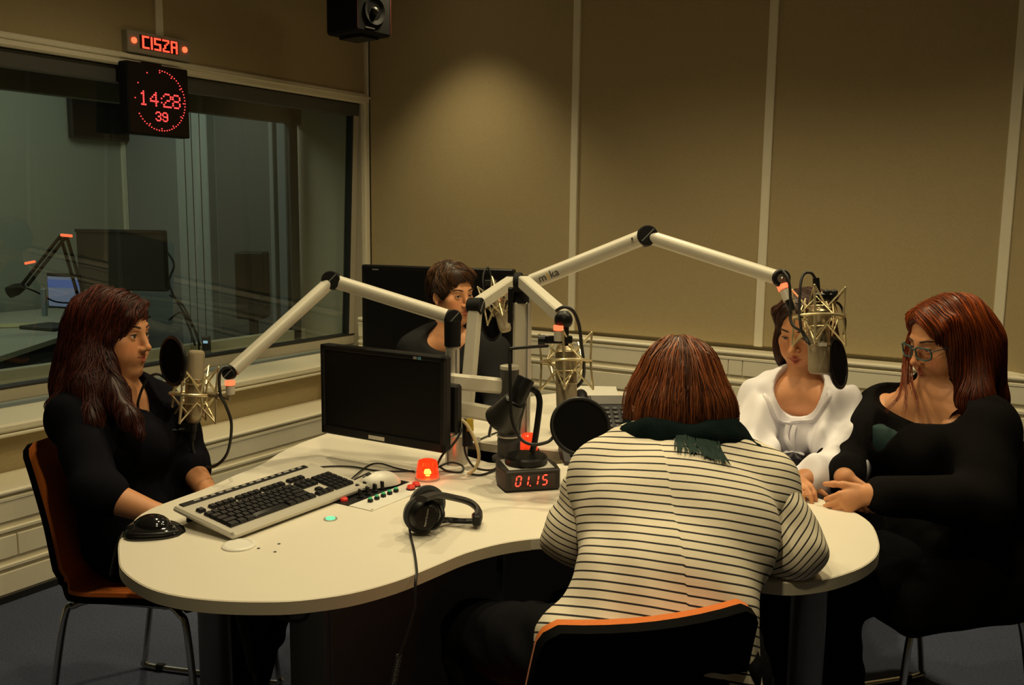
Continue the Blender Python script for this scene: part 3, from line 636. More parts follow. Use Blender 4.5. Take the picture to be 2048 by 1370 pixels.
def seven(ch, o, R, w_, h_, t_, dep=0.001, sh=0.16):
    """seven-segment figure; R columns: right, normal (into the box), up"""
    m = MB(); L = {'a': (0, h_ / 2, 1), 'g': (0, 0, 1), 'd': (0, -h_ / 2, 1), 'b': (w_ / 2, h_ / 4, 0), 'f': (-w_ / 2, h_ / 4, 0), 'c': (w_ / 2, -h_ / 4, 0), 'e': (-w_ / 2, -h_ / 4, 0)}
    for s_ in SEG[ch]:
        x, z, hz = L[s_]; hl = (w_ / 2 if hz else h_ / 4) - t_ * 0.35; pts = [(-hl, 0), (-hl + t_ / 2, t_ / 2), (hl - t_ / 2, t_ / 2), (hl, 0), (hl - t_ / 2, -t_ / 2), (-hl + t_ / 2, -t_ / 2)]
        Q = [(x + (a if hz else b), z + (b if hz else a)) for a, b in pts]; Q = [(a + b * sh, b) for a, b in Q]
        m.rings([[np.asarray(o) + R @ np.array([a, y, b]) for a, b in Q] for y in (-dep, 0)])
    return m
for ch, s_ in (('0', 0.235), ('1', 0.37), ('1', 0.545), ('5', 0.71)):
    ob('digit', seven(ch, c0 + ex * CWd * s_ - ey * 0.0014 + np.array([0, 0, CH * 0.54]), CR, 0.0125, 0.026, 0.0032), RED, ck)
ob('decimal_point', MB().box(c0 + ex * CWd * 0.445 - ey * 0.0018 + np.array([0, 0, CH * 0.54 - 0.0135]), (0.003, 0.001, 0.003), CR), RED, ck)

# ---- desk lamp standing on the timer
lb = cc + np.array([0, 0, CH + 0.0014]) + ex * (-0.002) + ey * 0.004
lp = thing('desk_lamp', 'black bullet-head desk lamp standing on the timer box', 'desk lamp', lb)
ob('base', MB().lathe([(0, 0), (0.054, 0), (0.058, 0.004), (0.058, 0.018), (0.054, 0.023), (0.012, 0.026), (0, 0.026)], lb, n=40), BLK, lp)
ld = depth(lb)
stem = [at(1064, 905, ld), at(1070, 880, ld), at(1077, 830, ld), at(1079, 800, ld), at(1072, 783, ld), at(1058, 777, ld - .005), at(1044, 776, ld - .01)]
ob('stem', MB().tube(spline(stem, 8), 0.0085, 14), BLK, lp)
h0 = at(1052, 757, ld - .02); h1 = at(1032, 800, ld - .03); h2 = at(1006, 842, ld + .012)
Hd = ob('lamp_head', MB().lathe([(0.0, 0), (0.0235, 0), (0.025, 0.002), (0.0255, 0.062), (0.022, 0.072), (0.03, 0.078)], h0, frame(h1 - h0), 32), BLK, lp)
fr = frame(h2 - h1); L2 = float(np.linalg.norm(h2 - h1))
ob('lamp_shade', MB().lathe([(0.020, -0.008), (0.030, 0.0), (0.046, L2 * 0.75), (0.052, L2 * 0.9), (0.053, L2), (0.050, L2), (0.043, L2 * 0.75), (0.026, 0.002)], h1, fr, 36), mat('black_satin', (0.014, 0.013, 0.012), 0.3), lp)
k0 = at(1038, 868, ld - 0.02); ob('head_knuckle', MB().cyl(at(1044, 776, ld - 0.035), at(1044, 776, ld + 0.02), 0.014, n=20), BLK, lp)
# ---- headphones
hc = onz(885, 1040, TZ)
hp = thing('headphones', 'black closed headphones lying on the table in front of the monitor', 'headphones', hc)
HPD = 2.14
e1 = onz(846, 1030, TZ + 0.045); e2 = onz(862, 1012, TZ + 0.042)
fx = frame(RM.T @ np.array([0.42, 0.05, -1.0]))
ob('ear_pad', MB().lathe([(0.022, -0.022), (0.036, -0.024), (0.043, -0.016), (0.044, -0.004), (0.038, 0.004), (0.022, 0.006)], e1, fx, 32), mat('black_velour', (0.012, 0.012, 0.012), 0.95, sheen=0.3), hp)
cup = ob('ear_cup', MB().lathe([(0.0, 0.026), (0.026, 0.026), (0.031, 0.021), (0.035, 0.006), (0.037, -0.004), (0.0, -0.006)], e1, fx, 32), BLK, hp)
ob('ear_pad', MB().lathe([(0.022, -0.012), (0.038, -0.012), (0.044, -0.004), (0.044, 0.008), (0.036, 0.014), (0.022, 0.014)], e2 - fx[:, 2] * 0.03, fx, 32), MATS['black_velour'], hp)
ob('ear_cup', MB().lathe([(0.0, -0.034), (0.026, -0.034), (0.034, -0.028), (0.037, -0.010), (0.0, -0.008)], e2 - fx[:, 2] * 0.03, fx, 32), BLK, hp)
up_ = nrm(np.cross(fx[:, 2], RM.T @ np.array([0.2, -0.97, 0.0]))); rt_ = np.cross(up_, fx[:, 2])
ob('lettering', text_geo('beyerdynamic', 0.0075, e1 + fx[:, 2] * 0.0262, np.array([rt_, up_, fx[:, 2]]).T, 0.0003), mat('silver_print', (0.55, 0.55, 0.53), 0.4), cup)
bandp = [onz(842, 998, TZ + .10), onz(872, 990, TZ + .085), onz(905, 995, TZ + .062), onz(940, 1005, TZ + .045), onz(957, 1022, TZ + .030), onz(951, 1040, TZ + .020), onz(925, 1042, TZ + .015), onz(890, 1040, TZ + .014), onz(862, 1046, TZ + .018)]
bp_ = spline(bandp, 8); n4 = len(bp_) * 5 // 8
ob('headband', MB().tube(bp_[:n4], 0.016, 10, flat=0.5, hint=(0, 0, 1)), mat('black_leatherette', (0.014, 0.012, 0.011), 0.5, bump=0.5, bscale=500), hp)
ob('slider', MB().tube(bp_[n4 - 3:], 0.009, 8, flat=0.35), BLK, hp)
ob('slider_block', MB().box(bp_[n4 - 1], (0.020, 0.030, 0.026), rotz(0.7), 0.004), BLK, hp)
ob('yoke', MB().tube(spline([onz(850, 990, TZ + .098), onz(876, 1005, TZ + .07), onz(886, 1030, TZ + .045), onz(872, 1054, TZ + .02), onz(852, 1056, TZ + .018)], 6), 0.005, 8), BLK, hp)
ob('cable_boss', MB().cyl(onz(833, 1042, TZ + .03), onz(818, 1048, TZ + .02), 0.010, 0.007, n=14), BLK, hp)
ce = onz(833.5, 1149, TZ + .004); tv_ = nrm(np.array([-RM[2][0], -RM[2][1], 0])); ch0 = ce + tv_ * .030
hang = [ch0 + np.array([0, 0, -.012]), ch0 + tv_ * .004 + np.array([0, 0, -.05])]; zt_ = hang[-1]
dh = depth(zt_); hang += [at(826, 1230, dh), at(812, 1275, dh), at(798, 1312, dh)]
cable('headphone_cable', 'black headphone cable falling over the table edge to the floor', [onz(818, 1050, TZ + .018), onz(822, 1075, TZ + .004), onz(829, 1105, TZ + .004), onz(833, 1135, TZ + .004), ce, ce + tv_ * .018 + np.array([0, 0, .002])] + hang, 0.0028)
p0, p1 = at(798, 1310, dh), at(783, 1385, dh)
tag(ob('coiled_cable_end', MB().tube([p0 + (p1 - p0) * s + 0.0055 * (RM[0] * math.cos(s * 150) + RM[2] * math.sin(s * 150)) for s in np.linspace(0, 1, 160)], 0.0022, 5), RUB, None, 60), 'coiled black end of the headphone cable under the table', 'cable')
# ================================================================ monitor, poles, boom arms, microphones
dl, dr = 2.75, 2.52
mtl, mtr, mbr, mbl = at(642, 689, dl), at(890, 711, dr), at(887, 907, dr), at(643, 869, dl)
mc = (mtl + mtr + mbr + mbl) / 4; mx_ = nrm(mtr - mtl); mx_[2] = 0; mx_ = nrm(mx_); mz_ = np.array([0, 0, 1.0]); my_ = np.cross(mz_, mx_)   # my_ points away from the viewer
MW = float((np.linalg.norm(mtr - mtl) + np.linalg.norm(mbr - mbl)) / 2); MH = float((np.linalg.norm(mtl - mbl) + np.linalg.norm(mtr - mbr)) / 2)
MR = np.array([mx_, my_, mz_]).T; mpnt = lambda a, b, c: mc + MR @ np.array([a, b, c])
mon = thing('computer_monitor', 'black flat monitor on a swing arm above the table, its screen off', 'monitor', (mc[0], mc[1], mc[2] - MH / 2))
ob('housing', MB().box(mpnt(0, 0.02, 0), (MW, 0.03, MH), MR, 0.005), BLK, mon)
fw = 0.016
sc_ = mat('dark_screen', (0.005, 0.005, 0.0055), 0.45, spec=0.2)
ob('screen', MB().box(mpnt(0, 0.004, 0.004), (MW - 2 * fw, 0.004, MH - 2 * fw - 0.012), MR), sc_, mon)
for a, c, w_, h_ in ((0, MH / 2 - fw / 2, MW, fw), (0, -MH / 2 + fw * .85, MW, fw * 1.7), (-MW / 2 + fw / 2, 0, fw, MH), (MW / 2 - fw / 2, 0, fw, MH)):
    ob('bezel', MB().box(mpnt(a, 0.003, c), (w_, 0.012, h_), MR, 0.003), BLK, mon)
ob('white_label', MB().box(mpnt(-0.012, -0.0035, -MH / 2 + fw * .75), (0.058, 0.0012, 0.011), MR), WHITEP, mon)
ob('blue_sticker', MB().box(mpnt(MW / 2 - 0.082, -0.0035, MH / 2 - 0.010), (0.011, 0.0012, 0.008), MR), mat('blue_sticker', (0.10, 0.28, 0.42), 0.5), mon)
ob('grey_sticker', MB().box(mpnt(MW / 2 - 0.097, -0.0035, MH / 2 - 0.010), (0.012, 0.0012, 0.007), MR), mat('grey_sticker', (0.25, 0.24, 0.24), 0.5), mon)
ob('rear_hump', MB().box(mpnt(0, 0.045, 0), (MW * 0.55, 0.04, MH * 0.6), MR, 0.012), BLK, mon)
# swing arm holding the monitor: dark column with two pale parallel bars
PD = 2.74
col_t, col_b = at(1018, 735, PD), at(1018, 868, PD)
ma = thing('monitor_swing_arm', 'dark grey column with two pale bars carrying the monitor', 'monitor arm', (col_b[0], col_b[1], TZ))
xa = col_b[:2]
ob('column', MB().cyl((*xa, 0.83), (*xa, float(col_t[2])), 0.0275, n=32), DKPL, ma)
ob('column_cap', MB().lathe([(0.0275, 0), (0.0285, 0.001), (0.0285, 0.010), (0.02, 0.012), (0.0, 0.012)], (*xa, float(col_t[2]))), ALU, ma)
ob('lower_column', MB().lathe([(0.05, 0), (0.05, 0.01), (0.034, 0.014), (0.034, 0.055), (0.035, 0.057), (0.035, 0.061), (0.034, 0.063), (0.034, 0.16), (0.0, 0.16)], (*xa, TZ)), DKPL, ma)
ob('steel_ring', MB().torus((*xa, TZ + 0.075), (0, 0, 1), 0.0345, 0.0025), ALU, ma)
for v0, v1, m_ in ((762, 772, 0.03), (812, 832, 0.03)):
    a, b = at(898, v0, 2.62), at(1003, v1, PD - 0.02); d = nrm(b - a); R = np.array([d, nrm(np.cross([0, 0, 1], d)), np.cross(d, nrm(np.cross([0, 0, 1], d)))]).T
    ob('bar', MB().box((a + b) / 2, (float(np.linalg.norm(b - a)), 0.030, 0.046), R, 0.007), ARM, ma)
ob('mount_plate', MB().box(mpnt(MW / 2 - 0.02, 0.06, -0.02), (0.06, 0.03, 0.14), MR, 0.006), BLK, ma)
ob('mount_beam', MB().box(mpnt(MW / 4, 0.062, -0.02), (MW / 2, 0.02, 0.04), MR, 0.006), BLK, ma)
hnd = [at(1003, 848, PD - .04), at(985, 848, PD - .05), at(978, 874, PD - .06)]
ob('clamp_lever', MB().tube(spline(hnd, 5), [0.006] * 5 + [0.005] * 6, 10), CHR, ma)

def tube_arm(parent, nm, a, b, r, square=False, trim=0.0):
    a = np.asarray(a); b = np.asarray(b); d = nrm(b - a); a = a + d * trim; b = b - d * trim
    if square:
        L = float(np.linalg.norm(b - a)); x = nrm(np.cross([0, 0, 1.0], d)); R = np.array([x, np.cross(d, x), d]).T
        return ob(nm, MB().box((a + b) / 2, (r * 2, r * 2, L), R, r * 0.22), ARM, parent)
    return ob(nm, MB().cyl(a, b, r, n=28), ARM, parent)
def joint(parent, c, axis, r, th):
    axis = nrm(axis); c = np.asarray(c)
    j = ob('joint', MB().lathe([(0, -th / 2), (r * .9, -th / 2), (r, -th / 2 + .003), (r, th / 2 - .003), (r * .9, th / 2), (0, th / 2)], c, frame(axis), 32), BLKM, parent)
    ob('joint_slot', MB().box(c + axis * th / 2, (r * 1.7, 0.003, 0.002), frame(axis) @ rotz(0.8)), DKG, j); return j
VD = RM[2]                                             # direction in which the room recedes
def signal_head(parent, c, d, r=0.013, L=0.035):
    """red light ring and pale sleeve at the end of a boom"""
    d = nrm(d); c = np.asarray(c)
    ob('red_signal_ring', MB().cyl(c, c + d * L * 0.42, r, n=24), REDRING, parent)
    ob('end_sleeve', MB().cyl(c + d * L * 0.42, c + d * L * 1.4, r * 0.88, n=24), ARM, parent)
GOLD = mat('champagne_nickel', (0.40, 0.33, 0.22), 0.38, 0.75, var=0.04)
GRIL = mat('champagne_grille', (0.36, 0.30, 0.20), 0.5, 0.6, var=0.25, scale=900, bump=0.6, bscale=1400)
WIRE = mat('gold_wire', (0.72, 0.62, 0.38), 0.3, 0.7, var=0.03)
NETM = mat('black_gauze', (0.004, 0.004, 0.004), 0.9, spec=0.05)
def microphone(label, g0, g1, r=0.028, mount=None, ringr=0.068, spin=0.0, tilt=None, logo=False):
    """g0: connector end, g1: grille end"""
    g0 = np.asarray(g0); g1 = np.asarray(g1); F = frame(g1 - g0); L = float(np.linalg.norm(g1 - g0))
    t = thing('studio_microphone', label, 'microphone', g0 if g0[2] < g1[2] else g1, 'studio microphones')
    ob('body', MB().lathe([(0.0, 0), (0.014, 0), (0.020, 0.006), (0.023, 0.018), (r, 0.026), (r, L * 0.56), (0, L * 0.56)], g0, F, 36), GOLD, t)
    ob('collar', MB().lathe([(r, L * 0.56), (r + 0.0012, L * 0.565), (r + 0.0012, L * 0.60), (r, L * 0.605)], g0, F, 36), mat('champagne_band', (0.5, 0.43, 0.3), 0.3, 0.8), t)
    pr = [(r * 0.985, L * 0.605), (r * 0.985, L * 0.90), (r * 0.95, L * 0.955), (r * 0.8, L * 0.99), (r * 0.5, L), (0, L)]
    gq = [[g0 + F @ np.array([rr * math.cos(a) * 1.0, rr * math.sin(a) * (1.0 if z < L * .62 else 0.86), z]) for a in np.arange(36) * 2 * math.pi / 36] for rr, z in pr]
    ob('grille', MB().rings(gq), GRIL, t, 60)
    if logo: ob('badge', MB().box(g0 + F @ np.array([0, 0, 0]) + F[:, 2] * L * 0.585 - VD * (r + 0.002) + np.array([0, 0, 0]), (0.022, 0.002, 0.010), np.array([RM[0], RM[2], -RM[1]]).T), WHITEP, t)
    # wire suspension
    s = 0.40 if mount is None else mount; c = g0 + F[:, 2] * L * s
    P = lambda rr, a, z: c + F @ np.array([rr * math.cos(a + spin), rr * math.sin(a + spin), z])
    sm_ = thing('shock_mount', 'gold wire spider suspension around the ' + label[label.index('microphone'):].replace('microphone', 'microphone', 1), 'shock mount', c, 'wire suspensions')
    ob('outer_ring', MB().torus(c, F[:, 2], ringr, 0.0040, 48, 8), WIRE, sm_)
    for z in (0.028, -0.028): ob('cradle_ring', MB().torus(c + F[:, 2] * z, F[:, 2], r + 0.004, 0.0018, 36, 6), WIRE, sm_)
    for i in range(4):
        a = i * math.pi / 2
        ob('upright', MB().tube([P(ringr + .004, a, 0.078), P(ringr - .001, a, 0.0), P(ringr + .004, a, -0.078)], 0.0034, 6), WIRE, sm_)
        for sg in (1, -1):
            ob('zigzag_wire', MB().tube([P(ringr + .004, a, 0.078 * sg), P(r + .006, a + math.pi / 4, 0.024 * sg), P(ringr + .004, a + math.pi / 2, 0.078 * sg)], 0.0029, 6), WIRE, sm_)
            ob('cross_wire', MB().tube([P(ringr - .001, a + math.pi / 4, 0), P(r + .005, a + math.pi / 2, 0.052 * sg), P(ringr - .001, a + 3 * math.pi / 4, 0)], 0.0023, 6), WIRE, sm_)
            ob('tip', MB().ell(P(ringr + .004, a, 0.078 * sg), 0.0036, None, 8, 6), WIRE, sm_)
    return t, sm_, c, F, L
def pop_filter(label, c, n, R, neck, nr=0.0035):
    n = nrm(n); t = thing('pop_filter', label, 'pop filter', c, 'pop filters')
    ob('hoop', MB().torus(c, n, R, 0.0055, 56, 10), BLK, t)
    ob('gauze', MB().lathe([(0, -0.002), (R, -0.002), (R, 0.002), (0, 0.002)], c, frame(n), 56), NETM, t)
    ob('gooseneck', MB().tube(spline(neck, 8), nr, 10), BLK, t); return t
def xlr(parent, a, b, nm='plug'): ob(nm, MB().cyl(a, b, 0.0105, 0.009, n=20), BLK, parent)

# ---- pole and boom of the left microphone
AD = 2.66
ap = at(905, 700, AD); abase = np.array([ap[0], ap[1], 0.60])
boomA = thing('microphone_boom', 'pale jointed boom arm reaching left to the woman by the window', 'microphone arm', abase, 'boom arms')
j0, j1, j2 = at(905, 636, AD), at(664, 561, 2.72), at(459, 747, 2.52)
ob('pole', MB().cyl((*ap[:2], 0.60), (*ap[:2], at(905, 690, AD)[2]), 0.0205, n=32), ALU, boomA)
for s in (-1, 1): ob('pole_groove', MB().box((ap[0] + RM[0][0] * 0.012 * s - VD[0] * 0.017, ap[1] + RM[0][1] * 0.012 * s - VD[1] * .017, 0.86), (0.004, 0.004, 0.44), rotz(0.55)), DKG, boomA)
ob('pole_socket', MB().lathe([(0.031, 0), (0.031, 0.165), (0.026, 0.17), (0.0, 0.17)], (ap[0] + .01, ap[1] + .01, 0.66)), ALU, boomA)
ob('pole_head', MB().cyl((*ap[:2], at(905, 692, AD)[2]), (*ap[:2], at(905, 640, AD)[2]), 0.0235, 0.0245, n=32), BLKM, boomA)
joint(boomA, j0, -VD + RM[0] * .25, 0.024, 0.05); joint(boomA, j1, -VD, 0.0275, 0.050); joint(boomA, j2, -VD, 0.0165, 0.034)
tube_arm(boomA, 'upper_tube', j0, j1, 0.0205, trim=0.018); tube_arm(boomA, 'fore_tube', j1, j2, 0.0195, trim=0.015)
signal_head(boomA, at(460, 762, 2.52), -np.array([0, 0, 1.0]) , 0.0135, 0.026)
pv = at(460, 797, 2.52); mA0, mA1 = at(386, 846, 2.60), at(393, 700, 2.60)
ob('swivel', MB().ell(at(437, 792, 2.53), (0.011, 0.011, 0.011)), GOLD, boomA, 180); ob('swivel_pin', MB().tube([pv, at(437, 792, 2.53), at(418, 790, 2.55)], 0.006, 10), GOLD, boomA)
micA, shA, cA, FA, LA = microphone('champagne studio microphone upright before the woman with long dark red hair', mA0, mA1, 0.0255, 0.40, 0.066, 0.35)
xlr(micA, at(386, 846, 2.60), at(384, 880, 2.60)); ob('clamp', MB().box(at(376, 856, 2.60), (0.045, 0.03, 0.026), np.array([RM[0], RM[2], -RM[1]]).T, 0.004), BLK, micA)
cable('microphone_cable', 'black cable looping from the left microphone up to its boom', [at(384, 878, 2.60), at(388, 905, 2.60), at(404, 930, 2.60), at(430, 932, 2.58), at(455, 905, 2.56), at(463, 850, 2.54), at(452, 812, 2.53), at(441, 790, 2.50), at(439, 752, 2.50), at(448, 737, 2.50), at(462, 735, 2.50)], 0.0042)
pop_filter('black round pop filter beside the dark red haired woman at the window', at(346, 722, 2.56), RM.T @ np.array([-0.66, 0.05, -0.74]), 0.066,
           [at(330, 756, 2.555), at(314, 748, 2.55), at(296, 757, 2.54), at(280, 790, 2.53), at(277, 820, 2.53), at(300, 850, 2.54), at(340, 860, 2.57), at(372, 857, 2.59)], 0.0036)
# ---- square-section boom of the far microphone
bb = at(928, 880, 2.95); b1 = at(951, 612, 2.98); b2 = at(1023, 563, 3.35)
boomB = thing('microphone_boom', 'square-section boom arm leaning behind the monitor towards the short-haired woman', 'microphone arm', (bb[0], bb[1], TZ), 'boom arms')
ob('foot', MB().box((bb[0], bb[1], TZ + 0.006), (0.10, 0.07, 0.012), rotz(.5), 0.003), ALU, boomB)
tube_arm(boomB, 'lower_bar', bb, b1, 0.0195, True); tube_arm(boomB, 'upper_bar', b1, b2, 0.0195, True)
joint(boomB, b1, -VD * 0.4 + RM[0], 0.027, 0.048); joint(boomB, b2, RM[0] - VD * .3, 0.022, 0.04)
signal_head(boomB, at(1017, 577, 3.36), np.array([0, 0, -1.0]), 0.0155, 0.03)
mB0, mB1 = at(988, 574, 3.42), at(1012, 663, 3.36)
micB, shB, cB, FB, LB = microphone('champagne studio microphone hanging before the short-haired woman', mB0, mB1, 0.0235, 0.34, 0.055, 0.5)
xlr(micB, mB0, at(983, 556, 3.43)); ob('clamp', MB().box(at(982, 566, 3.40), (0.05, 0.03, 0.022), np.array([RM[0], RM[2], -RM[1]]).T @ rotx(0), 0.004), BLK, micB)
cable('microphone_cable', 'black cable arching over the far microphone', [at(983, 556, 3.43), at(976, 535, 3.43), at(968, 545, 3.42), at(966, 566, 3.41), at(974, 598, 3.40), at(988, 612, 3.38), at(1005, 622, 3.37), at(1016, 600, 3.36)], 0.0038)
pop_filter('black round pop filter in front of the short-haired woman', at(985, 640, 3.45), RM.T @ np.array([-0.75, 0, -0.5]), 0.075, [at(975, 612, 3.44), at(968, 600, 3.43), at(970, 584, 3.42), at(978, 572, 3.41)], 0.0036)
# ---- thick square pole with two booms
PCD = 2.86
pc0 = at(1042, 620, PCD); ptop = at(1042, 603, PCD)
boomC = thing('microphone_boom', 'short boom arm coming forward from the thick centre pole', 'microphone arm', (pc0[0], pc0[1], 0.6), 'boom arms')
ob('pole', MB().box((pc0[0], pc0[1], (0.6 + ptop[2]) / 2), (0.046, 0.046, ptop[2] - 0.6), rotz(0.62), 0.004), ARM, boomC)
ob('pole_slot', MB().box((pc0[0] - VD[0] * .024 + RM[0][0] * .02, pc0[1] - VD[1] * .024 + RM[0][1] * .02, (0.75 + ptop[2]) / 2), (0.004, 0.004, ptop[2] - 0.75), rotz(0.62)), DKG, boomC)
ob('pole_bracket', MB().box(at(1021, 610, PCD - .01), (0.016, 0.04, 0.11), rotz(0.55), 0.003), BLK, boomC)
ob('pole_head', MB().cyl((pc0[0], pc0[1], ptop[2] - 0.004), (pc0[0], pc0[1], at(1042, 575, PCD)[2]), 0.026, 0.022, n=28), BLKM, boomC)
cj0, cj1 = at(1047, 563, PCD - .05), at(1124, 632, 2.50)
joint(boomC, at(1037, 565, PCD - .03), RM[0] * 0.9 - VD * .2, 0.031, 0.024); tube_arm(boomC, 'square_tube', cj0, cj1, 0.0185, True)
ob('elbow', MB().ell(at(1127, 640, 2.50), (0.026, 0.024, 0.026)), BLK, boomC, 180)
signal_head(boomC, at(1117, 651, 2.485), np.array([0, 0, -1.0]), 0.0135, 0.03)
ob('drop_link', MB().box(at(1131, 664, 2.50), (0.018, 0.018, 0.075), rotz(0.5), 0.003), BLK, boomC)
mC0, mC1 = at(1131, 686, 2.55), at(1134, 824, 2.53)
micC, shC, cC, FC, LC = microphone('champagne studio microphone hanging upside down over the table centre', mC0, mC1, 0.0295, 0.27, 0.069, 0.25)
ob('clamp_bar', MB().box(at(1117, 679, 2.50), (0.075, 0.02, 0.022), np.array([RM[0], RM[2], -RM[1]]).T, 0.003), BLK, micC)
ob('clamp_knob', MB().cyl(at(1076, 680, 2.49), at(1090, 680, 2.49), 0.014, n=20), BLK, micC)
cable('microphone_cable', 'black cable curving down past the centre microphone', [at(1112, 622, 2.47), at(1128, 614, 2.46), at(1146, 622, 2.46), at(1158, 650, 2.47), at(1163, 690, 2.49), at(1168, 735, 2.52), at(1165, 760, 2.56), at(1150, 775, 2.58), at(1135, 770, 2.59)], 0.0046)
pop_filter('black round pop filter on a gooseneck beside the striped shirt', at(1161, 853, 2.36), RM.T @ np.array([0.12, -0.35, -0.95]), 0.074,
           [at(1095, 692, 2.47), at(1060, 694, 2.42), at(1024, 697, 2.40), at(1020, 702, 2.40), at(1020, 740, 2.39), at(1021, 790, 2.38), at(1024, 840, 2.37), at(1040, 876, 2.36), at(1065, 889, 2.35), at(1095, 884, 2.35), at(1108, 872, 2.355)], 0.0044)
# ---- long boom to the right
dj0, dj1, dj2 = at(1052, 568, 2.96), at(1293, 472, 2.78), at(1560, 557, 2.56)
boomD = thing('microphone_boom', 'long pale boom arm lettered mika reaching right over the table', 'microphone arm', (pc0[0] + VD[0] * .08, pc0[1] + VD[1] * .08, 0.6), 'boom arms')
ob('pole', MB().cyl((dj0[0], dj0[1], 0.6), dj0, 0.02, n=24), ALU, boomD)
tube_arm(boomD, 'rear_tube', dj0, dj1, 0.0245, trim=0.015); tube_arm(boomD, 'fore_tube', dj1, dj2, 0.0205, trim=0.012)
joint(boomD, dj0, -VD, 0.028, 0.045); joint(boomD, dj1, -VD, 0.0305, 0.056)
jd = ob('joint', MB().torus(dj2 - VD * .012, VD, 0.0185, 0.0075, 32, 10), BLK, boomD); ob('joint_disc', MB().cyl(dj2 - VD * 0.016, dj2 + VD * .012, 0.017, n=24), mat('brass_disc', (0.30, 0.27, 0.20), 0.4, 0.5), jd)
ob('joint_bolt', MB().ell(dj2 - VD * 0.018, (0.004, 0.004, 0.004)), CHR, jd)
dn = nrm(at(1577, 600, 2.54) - dj2); signal_head(boomD, dj2 + dn * 0.020, dn, 0.0165, 0.034)
xlr(boomD, dj2 + dn * 0.062, dj2 + dn * 0.098)
lx = nrm(dj1 - dj0); lz = nrm(-VD - lx * np.dot(-VD, lx)); ly = np.cross(lz, lx); LR = np.array([lx, ly, lz]).T
INK = mat('dark_print', (0.06, 0.06, 0.055), 0.5)
for txt, s_, m_ in (('m', 0.070, INK), ('i', 0.0895, mat('yellow_print', (0.75, 0.50, 0.05), 0.5)), ('ka', 0.113, INK)):
    ob('lettering', text_geo(txt, 0.036, dj0 + lx * s_ + lz * 0.0246 - ly * 0.003, LR, 0.0006), m_, boomD)
ob('set_screw', MB().cyl(at(1264, 477, 2.76), at(1264, 477, 2.78), 0.003, n=10), DKPL, boomD)
mD0, mD1 = at(1637, 606, 2.54), at(1638, 748, 2.52)
micD, shD, cD, FD, LD = microphone('champagne studio microphone hiding half the face of the white-bloused woman', mD0, mD1, 0.0295, 0.20, 0.066, 0.4, logo=True)
xlr(micD, at(1634, 592, 2.54), at(1632, 556, 2.54)); ob('clamp', MB().box(at(1648, 594, 2.53), (0.07, 0.035, 0.022), np.array([RM[0], RM[2], -RM[1]]).T, 0.005), BLK, micD)
for u in (1653, 1668): ob('clamp_knob', MB().ell(at(u, 585, 2.52), (0.011, 0.009, 0.009)), BLK, micD, 180)
cable('microphone_cable', 'black cable arching above the right microphone', [at(1632, 560, 2.54), at(1622, 546, 2.53), at(1608, 548, 2.53), at(1601, 570, 2.52), at(1599, 620, 2.51), at(1602, 655, 2.50), at(1607, 670, 2.50), at(1615, 685, 2.49)], 0.004)
cable('boom_cable', 'black cable drooping from the long boom before the white blouse', [dj2 - VD * .02 - np.array([0, 0, -.02]), at(1577, 560, 2.52), at(1581, 600, 2.52), at(1580, 630, 2.52), at(1585, 650, 2.51), at(1600, 661, 2.50), at(1607, 665, 2.50), at(1620, 690, 2.49)], 0.004)
pop_filter('black round pop filter hanging beside the right microphone', at(1675, 726, 2.57), RM.T @ np.array([0.80, -0.12, -0.62]), 0.069, [at(1660, 600, 2.53), at(1680, 610, 2.56), at(1690, 640, 2.58), at(1688, 670, 2.58)], 0.0036)
# ---- tangle by the poles
for i, (pts, r, m_, lab) in enumerate([
    ([at(908, 835, 2.60), at(930, 845, 2.58), at(950, 880, 2.57), at(958, 915, 2.57), at(948, 940, 2.57), at(935, 948, 2.57)], 0.0048, mat('cream_cable', (0.55, 0.45, 0.25), 0.5), 'thick cream cable curving down beside the aluminium pole'),
    ([at(905, 845, 2.60), at(922, 860, 2.58), at(905, 890, 2.57), at(885, 910, 2.57), at(872, 935, 2.56)], 0.0035, RUB, 'black cable crossing in front of the aluminium pole'),
    ([at(928, 885, 2.60), at(932, 910, 2.60), at(950, 935, 2.60), at(985, 940, 2.56), at(1002, 925, 2.55)], 0.0032, RUB, 'black cable running to the timer box'),
    ([onz(870, 938, TZ + .01), onz(900, 925, TZ + .02), onz(925, 932, TZ + .015), onz(922, 944, TZ + .004), onz(895, 942, TZ + .004), onz(880, 934, TZ + .01)], 0.003, RUB, 'small black cable coil at the foot of the pole'),
    ([onz(935, 946, TZ + .004), onz(960, 950, TZ + .004), onz(990, 940, TZ + .004), onz(1005, 930, TZ + .006)], 0.003, RUB, 'black lead lying on the table left of the timer'),
    ([onz(945, 885, TZ + .004), onz(985, 868, TZ + .004), onz(1020, 855, TZ + .004)], 0.0025, RUB, 'thin lead lying across the rear tabletop')]):
    cable('loose_cable', lab, pts, r, m_, 'cables at the poles')
bx_ = at(936, 858, 2.60); jb = thing('inline_adapter', 'black cylindrical adapter with a yellow band hanging by the poles', 'adapter', bx_)
ob('barrel', MB().cyl(at(935, 838, 2.60), at(935, 892, 2.60), 0.0155, n=24), BLK, jb); ob('yellow_band', MB().cyl(at(939, 838, 2.59), at(940, 862, 2.59), 0.0105, n=20), mat('yellow_tape', (0.55, 0.38, 0.03), 0.5), jb)
# far red beacon behind the lamp
p = onz(1058, 902, TZ); rb = thing('signal_beacon', 'small red signal beacon half hidden behind the lamp stem', 'beacon light', p)
ob('red_dome', MB().lathe([(0.028, 0.006), (0.027, 0.02), (0.024, 0.05), (0.018, 0.055), (0, 0.056)], p), bm, rb); ob('base_ring', MB().lathe([(0.0, 0), (0.032, 0), (0.032, 0.006), (0, 0.006)], p), BLK, rb)
